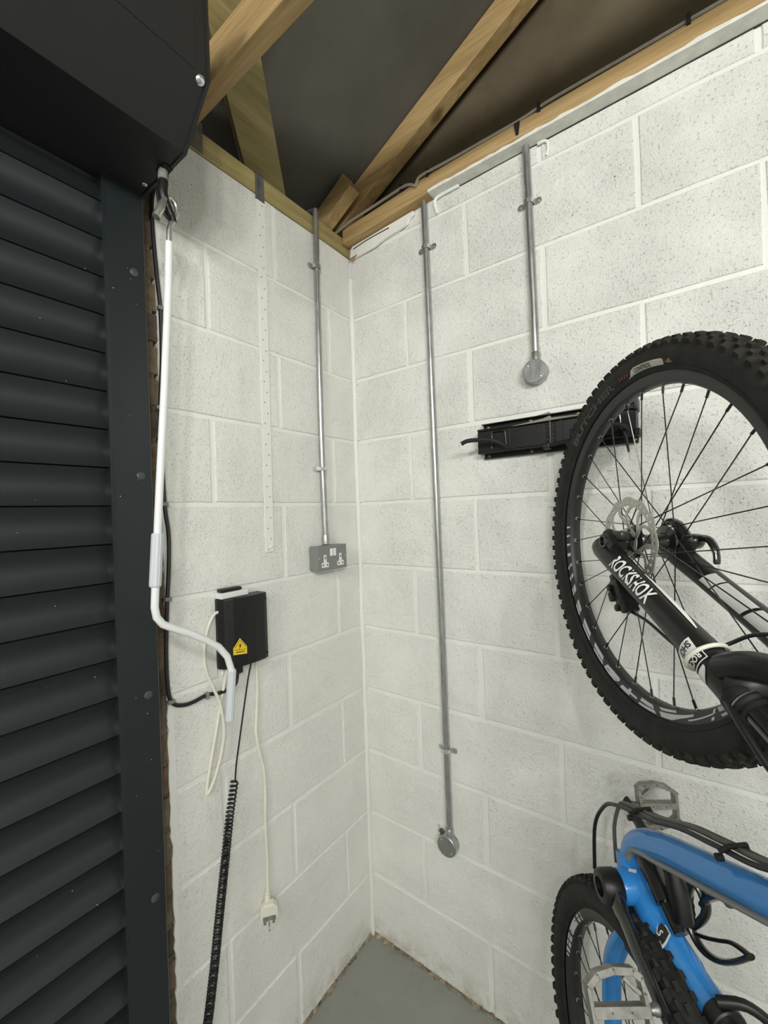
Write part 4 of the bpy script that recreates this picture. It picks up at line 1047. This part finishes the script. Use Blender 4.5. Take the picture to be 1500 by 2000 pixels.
# ---- frame
BB = (-.015, -.635)
def frame_parts():
    fr = MB()
    # seat tube, down tube (bent by the bottom bracket), head tube
    tube(fr, spline(bws([(-.034, -.635, 0), (-.038, -.600, 0), (-.026, -.570, 0), (.008, -.540, 0), (.060, -.511, 0), (.130, -.478, 0), (.20, -.446, 0), (.27, -.412, 0), (.36, -.345, 0), (.445, -.262, 0)]), 5), [.024]*8+[.0235]*8+[.0225]*30, 20)
    tube(fr, spline(bws([(-.030, -.632, .0), (.000, -.645, .0), (.030, -.657, 0), (.075, -.666, 0), (.125, -.668, 0), (.172, -.666, 0)]), 4), [.034]*4+[.030]*5+[.026]*6+[.0235]*6, 20)
    lathe(fr, bw(BB[0], BB[1], 0), S_, [(.0265, -.044), (.0275, -.040), (.0275, .040), (.0265, .044)], 26)
    tube(fr, bws([(-.050, -.60, 0), (-.030, -.640, 0), (.010, -.645, 0)]), [.026, .033, .026], 16)
    tube(fr, bws([(.445, -.215, 0), (.49, -.237, 0), (.53, -.256, 0)]), [.026, .024, .026], 18)
    f = fr.build('frame', M['blue'], bike, label='glossy bright blue frame tubes')
    m = MB(); lathe(m, bw(.008, -.690, 0), S_, [(.018, -.040), (.020, -.038), (.020, .038), (.018, .040)], 22); m.build('pivot', M['blue'], f)
    m = MB(); lathe(m, bw(.008, -.690, .039), S_, [(.0125, 0), (.0125, .003), (.006, .004)], 18); m.build('pivot_bolt', M['blackgloss'], f)
    for s in (1, -1):
        m = MB(); tube(m, spline(bws([(.006, -.690, .036*s), (-.012, -.74, .046*s), (-.022, -.80, .052*s), (-.004, -.88, .060*s), (.04, -.96, .068*s), (.071, -1.0, .070*s+.0)]), 4), [.012]*4+[.0135]*8+[.012]*9, 14, flat=1.25); m.build('chain_stay', M['blue'], f)
        m = MB(); tube(m, spline(bws([(.071, -1.0, .070*s), (.12, -.93, .060*s), (.165, -.84, .05*s), (.19, -.74, .042*s)]), 4), .009, 12); m.build('seat_stay', M['blue'], f)
    # head badge style shield on the seat tube
    def shield(poly, e, mat, nm):
        # wrap onto the seat tube side that faces the viewer
        v = []
        for x, y in poly:
            rr = .0272+e; th = y/.026; v.append(bw(.066+x, -.6655+math.sin(th+.80)*rr, math.cos(th+.80)*rr))
        m = MB(); m.add(v, [tuple(range(len(v)))]); m.build(nm, mat, f)
    sh = [(-.018, .013), (-.006, .015), (.006, .013), (.0135, -.001), (.013, -.010), (.004, -.007), (-.006, -.006), (-.014, .003)]
    shield(sh, .0016, M['decalwhite'], 'badge'); shield([(x*.78-.0, y*.78+.0008) for x, y in sh], .0026, M['ink'], 'badge')
    v, fcs = text_geo('S', .012); m = MB()
    m.add([bw(.061+x, -.6655+math.sin((y-.003)/.026+.80)*.0304, math.cos((y-.003)/.026+.80)*.0304) for x, y in v], fcs); m.build('lettering', M['decalwhite'], f)
    m = MB(); m.add([bw(-.004+x, -.598+y, .0275+z) for x, y, z in ((-.012, -.005, -.003), (.012, .012, -.003), (.013, .007, -.001), (-.010, -.009, -.001))], [(0, 1, 2, 3)]); m.build('sticker', M['whiteplastic'], f)
    # seat clamp and post
    m = MB(); lathe(m, bw(.158, -.664, 0), H_, [(.0235, 0), (.0255, .002), (.0255, .020), (.0235, .022)], 22)
    box(m, bw(.176, -.690, 0), (.030, .026, .030), Matrix((H_, V_, S_)).transposed(), .005)
    tube(m, spline(bws([(.168, -.636, .010), (.180, -.628, -.02), (.194, -.640, -.045), (.205, -.660, -.050)]), 4), [.007]*13, 10); m.build('seat_clamp', M['black'], bike)
    m = MB(); tube(m, bws([(.175, -.664, 0), (.40, -.705, 0)]), .0155, 18); m.build('seat_post', M['blackgloss'], bike)
    # shock and links inside the frame
    m = MB(); A = Vector(bw(-.008, -.590, 0)); tube(m, bws([(-.022, -.562, 0), (.010, -.582, 0), (.050, -.606, 0)]), [.018, .0185, .017], 16)
    tube(m, bws([(.050, -.606, 0), (.085, -.625, 0)]), .011, 14); m.build('shock_body', M['blackgloss'], bike)
    m = MB(); tube(m, spline(bws([(-.020, -.588, .022), (-.010, -.566, .022), (.012, -.552, .020), (.045, -.540, .016), (.10, -.514, .016), (.20, -.468, .016), (.30, -.42, .016)]), 5), .0066, 10, flat=.7); m.build('cage_rail', M['greybox'], bike)
    # bottle cage: flat curved arms
    def strapc(pts, r, flat=.35, nm='cage_arm', mat='black'):
        q = MB(); tube(q, spline(bws(pts), 6), r, 10, flat=flat, up=H_); q.build(nm, M[mat], bike)
    strapc([(.050, -.570, -.046), (.039, -.604, -.046), (.034, -.630, -.046), (.040, -.646, -.046), (.050, -.659, -.046), (.064, -.667, -.048), (.082, -.664, -.05), (.103, -.650, -.052), (.127, -.624, -.053), (.150, -.593, -.054)], .0075, .55, mat='blackgloss')
    strapc([(.150, -.593, -.054), (.136, -.597, -.054), (.116, -.607, -.054), (.094, -.626, -.053), (.071, -.645, -.052), (.047, -.662, -.050), (.021, -.681, -.048)], .0055, .5)
    strapc([(.052, -.566, -.046), (.064, -.577, -.050), (.070, -.592, -.052), (.068, -.611, -.052), (.057, -.635, -.050), (.047, -.650, -.048)], .0080, .6, mat='blackgloss')
    strapc([(.066, -.596, -.050), (.074, -.580, -.050), (.086, -.566, -.048), (.103, -.548, -.046), (.120, -.536, -.042), (.136, -.530, -.036)], .0075, .7, mat='blackgloss')
    strapc([(.052, -.566, -.046), (.056, -.552, -.030), (.060, -.540, -.010)], .008, .7)
    q = MB(); tube(q, bws([(.060, -.545, -.004), (.076, -.575, -.004), (.083, -.600, -.004), (.070, -.618, -.002)]), [.014, .016, .015, .008], 12); q.build('shock_link', M['black'], bike)
    # cables under the down tube
    for k, (o1, o2) in enumerate(((.012, .0), (.0, .004), (-.012, .002))):
        P = [(-.130, -.70, o1*1.5+.01), (-.148, -.62, o1*1.5), (-.120, -.560, o1), (-.078, -.530+o2, o1), (-.030, -.508+o2, o1), (.03, -.482+o2, o1), (.10, -.444+o2, o1), (.17, -.416+o2, o1), (.25, -.382+o2, o1), (.36, -.300+o2, o1)]
        if k == 1: P[0:3] = [(-.098, -.66, .0), (-.106, -.60, 0), (-.096, -.556, 0)]
        if k == 2: P = P[3:]
        m = MB(); tube(m, spline(bws(P), 6), .0038, 8); m.build('cable', M['cable_grey'] if k != 0 else M['cable_black'], f)
    for (a, b) in ((-.012, -.500), (.190, -.408)):
        m = MB(); tube(m, bws([(a-.006, b-.004, .020), (a, b+.007, .012), (a, b+.009, -.012), (a-.006, b-.004, -.020)]), .0036, 8)
        lathe(m, bw(a-.006, b-.012, .020), S_, [(.005, -.004), (.005, .004)], 10); m.build('cable_tie', M['rubber'], f)
frame_parts()

# ---- cranks and pedals
def pedal(name, C, ang, side, label):
    """platform pedal: C near edge centre, ang = direction of its length in the bike plane"""
    u = H_*math.cos(ang)+V_*math.sin(ang); S = S_*side; wv = u.cross(S).normalized()
    c = bw(*C); L = .046; Wd = .090; m = MB(); T = .0085
    def P(x, y, z=0): return c+u*x+S*y+wv*z
    def plate(poly, z0, z1):
        n = len(poly); vs = [P(x, y, z0) for x, y in poly]+[P(x, y, z1) for x, y in poly]
        m.add(vs, [tuple(range(n))[::-1], tuple(range(n, 2*n))]+[(i, (i+1) % n, n+(i+1) % n, n+i) for i in range(n)])
    out = [(-L*.80, .003), (-L*.98, .014), (-L*1.02, .045), (-L*.90, .072), (-L*.62, Wd), (L*.62, Wd), (L*.90, .072), (L*1.02, .045), (L*.98, .014), (L*.80, .003)]
    inn = [(x*.80, .009+(y-.003)*.86) for x, y in out]
    n = len(out)
    for i in range(n):
        k = (i+1) % n; plate([out[i], out[k], inn[k], inn[i]], -T, T)
    plate([(-.0065, .004), (.0065, .004), (.0065, Wd-.004), (-.0065, Wd-.004)], -.0095, .0095)   # axle bar
    for sx in (-1, 1):
        plate([(sx*.016, .010), (sx*.020, .010), (sx*.030, .024), (sx*.036, .030), (sx*.033, .034), (sx*.016, .016)], -T*.7, T*.7)
        plate([(sx*.030, .070), (sx*.037, .062), (sx*.038, .068), (sx*.030, .079)], -T*.7, T*.7)
    for x, y in out+[(-.020, .004), (.020, .004), (0, .03), (0, .06)]:
        for z in (-1, 1): tube(m, [P(x*.93, .003+y*.96, z*T), P(x*.93, .003+y*.96, z*.0135)], .0014, 6)
    o = m.build(name, M['pedal'], bike, label=label, bevel=.0016)
    m = MB(); lathe(m, P(0, -.010), S, [(.0065, -.006), (.0080, -.002), (.0080, .004), (.0065, .006), (.0065, .012)], 14); m.build('spindle', M['strapmetal'], o)
    return o
def cranks():
    ph = -.2255; L = .165; d = Vector((math.cos(ph), math.sin(ph)))
    R3 = Matrix((H_, V_, S_)).transposed()
    for s in (1, -1):
        e = (BB[0]+d.x*L*s, BB[1]+d.y*L*s)
        m = MB(); pts = [(BB[0]-d.x*.012*s, BB[1]-d.y*.012*s, .058*s), (BB[0]+d.x*.015*s, BB[1]+d.y*.015*s, .059*s), (BB[0]+d.x*.05*s, BB[1]+d.y*.05*s, .062*s), (BB[0]+d.x*.11*s, BB[1]+d.y*.11*s, .068*s), (e[0], e[1], .072*s), (e[0]+d.x*.012*s, e[1]+d.y*.012*s, .072*s)]
        tube(m, spline(bws(pts), 4), [.018]*4+[.019]*4+[.0155]*4+[.0135]*4+[.0125]*4+[.009], 14, flat=.62, up=S_); a = m.build('crank_arm', M['blackgloss'] if s > 0 else M['black'], bike)
        m = MB(); lathe(m, bw(BB[0], BB[1], .046*s), S_*s, [(.0270, 0), (.0285, .004), (.0280, .026), (.0245, .0325), (.0150, .0340), (.0142, .020), (.001, .020)], 26, caps=False); m.build('crank_boss', M['black'], a)
    # chainring and guard on the far side
    m = MB(); n = 64; vs = []; fs = []
    for q in (-.0015, .0015):
        for r0 in (.036, .062):
            for k in range(n): th = 2*PI*k/n; rr = r0+(.002*(k % 2) if r0 > .05 else 0); vs.append(bw(BB[0]+rr*math.cos(th), BB[1]+rr*math.sin(th), -.050+q))
    for k in range(n):
        j = (k+1) % n; fs += [(k, j, n+j, n+k), (2*n+k, 3*n+k, 3*n+j, 2*n+j), (n+k, n+j, 3*n+j, 3*n+k), (k, 2*n+k, 2*n+j, j)]
    m.add(vs, fs); m.build('chainring', M['black'], bike)
    pedal('pedal', (BB[0]+d.x*L, BB[1]+d.y*L, .090), math.radians(122), 1, 'pale worn metal platform pedal nearest the viewer')
    pedal('pedal', (BB[0]-d.x*L, BB[1]-d.y*L, -.090), math.radians(100), -1, 'grey metal platform pedal up against the white wall')
cranks()
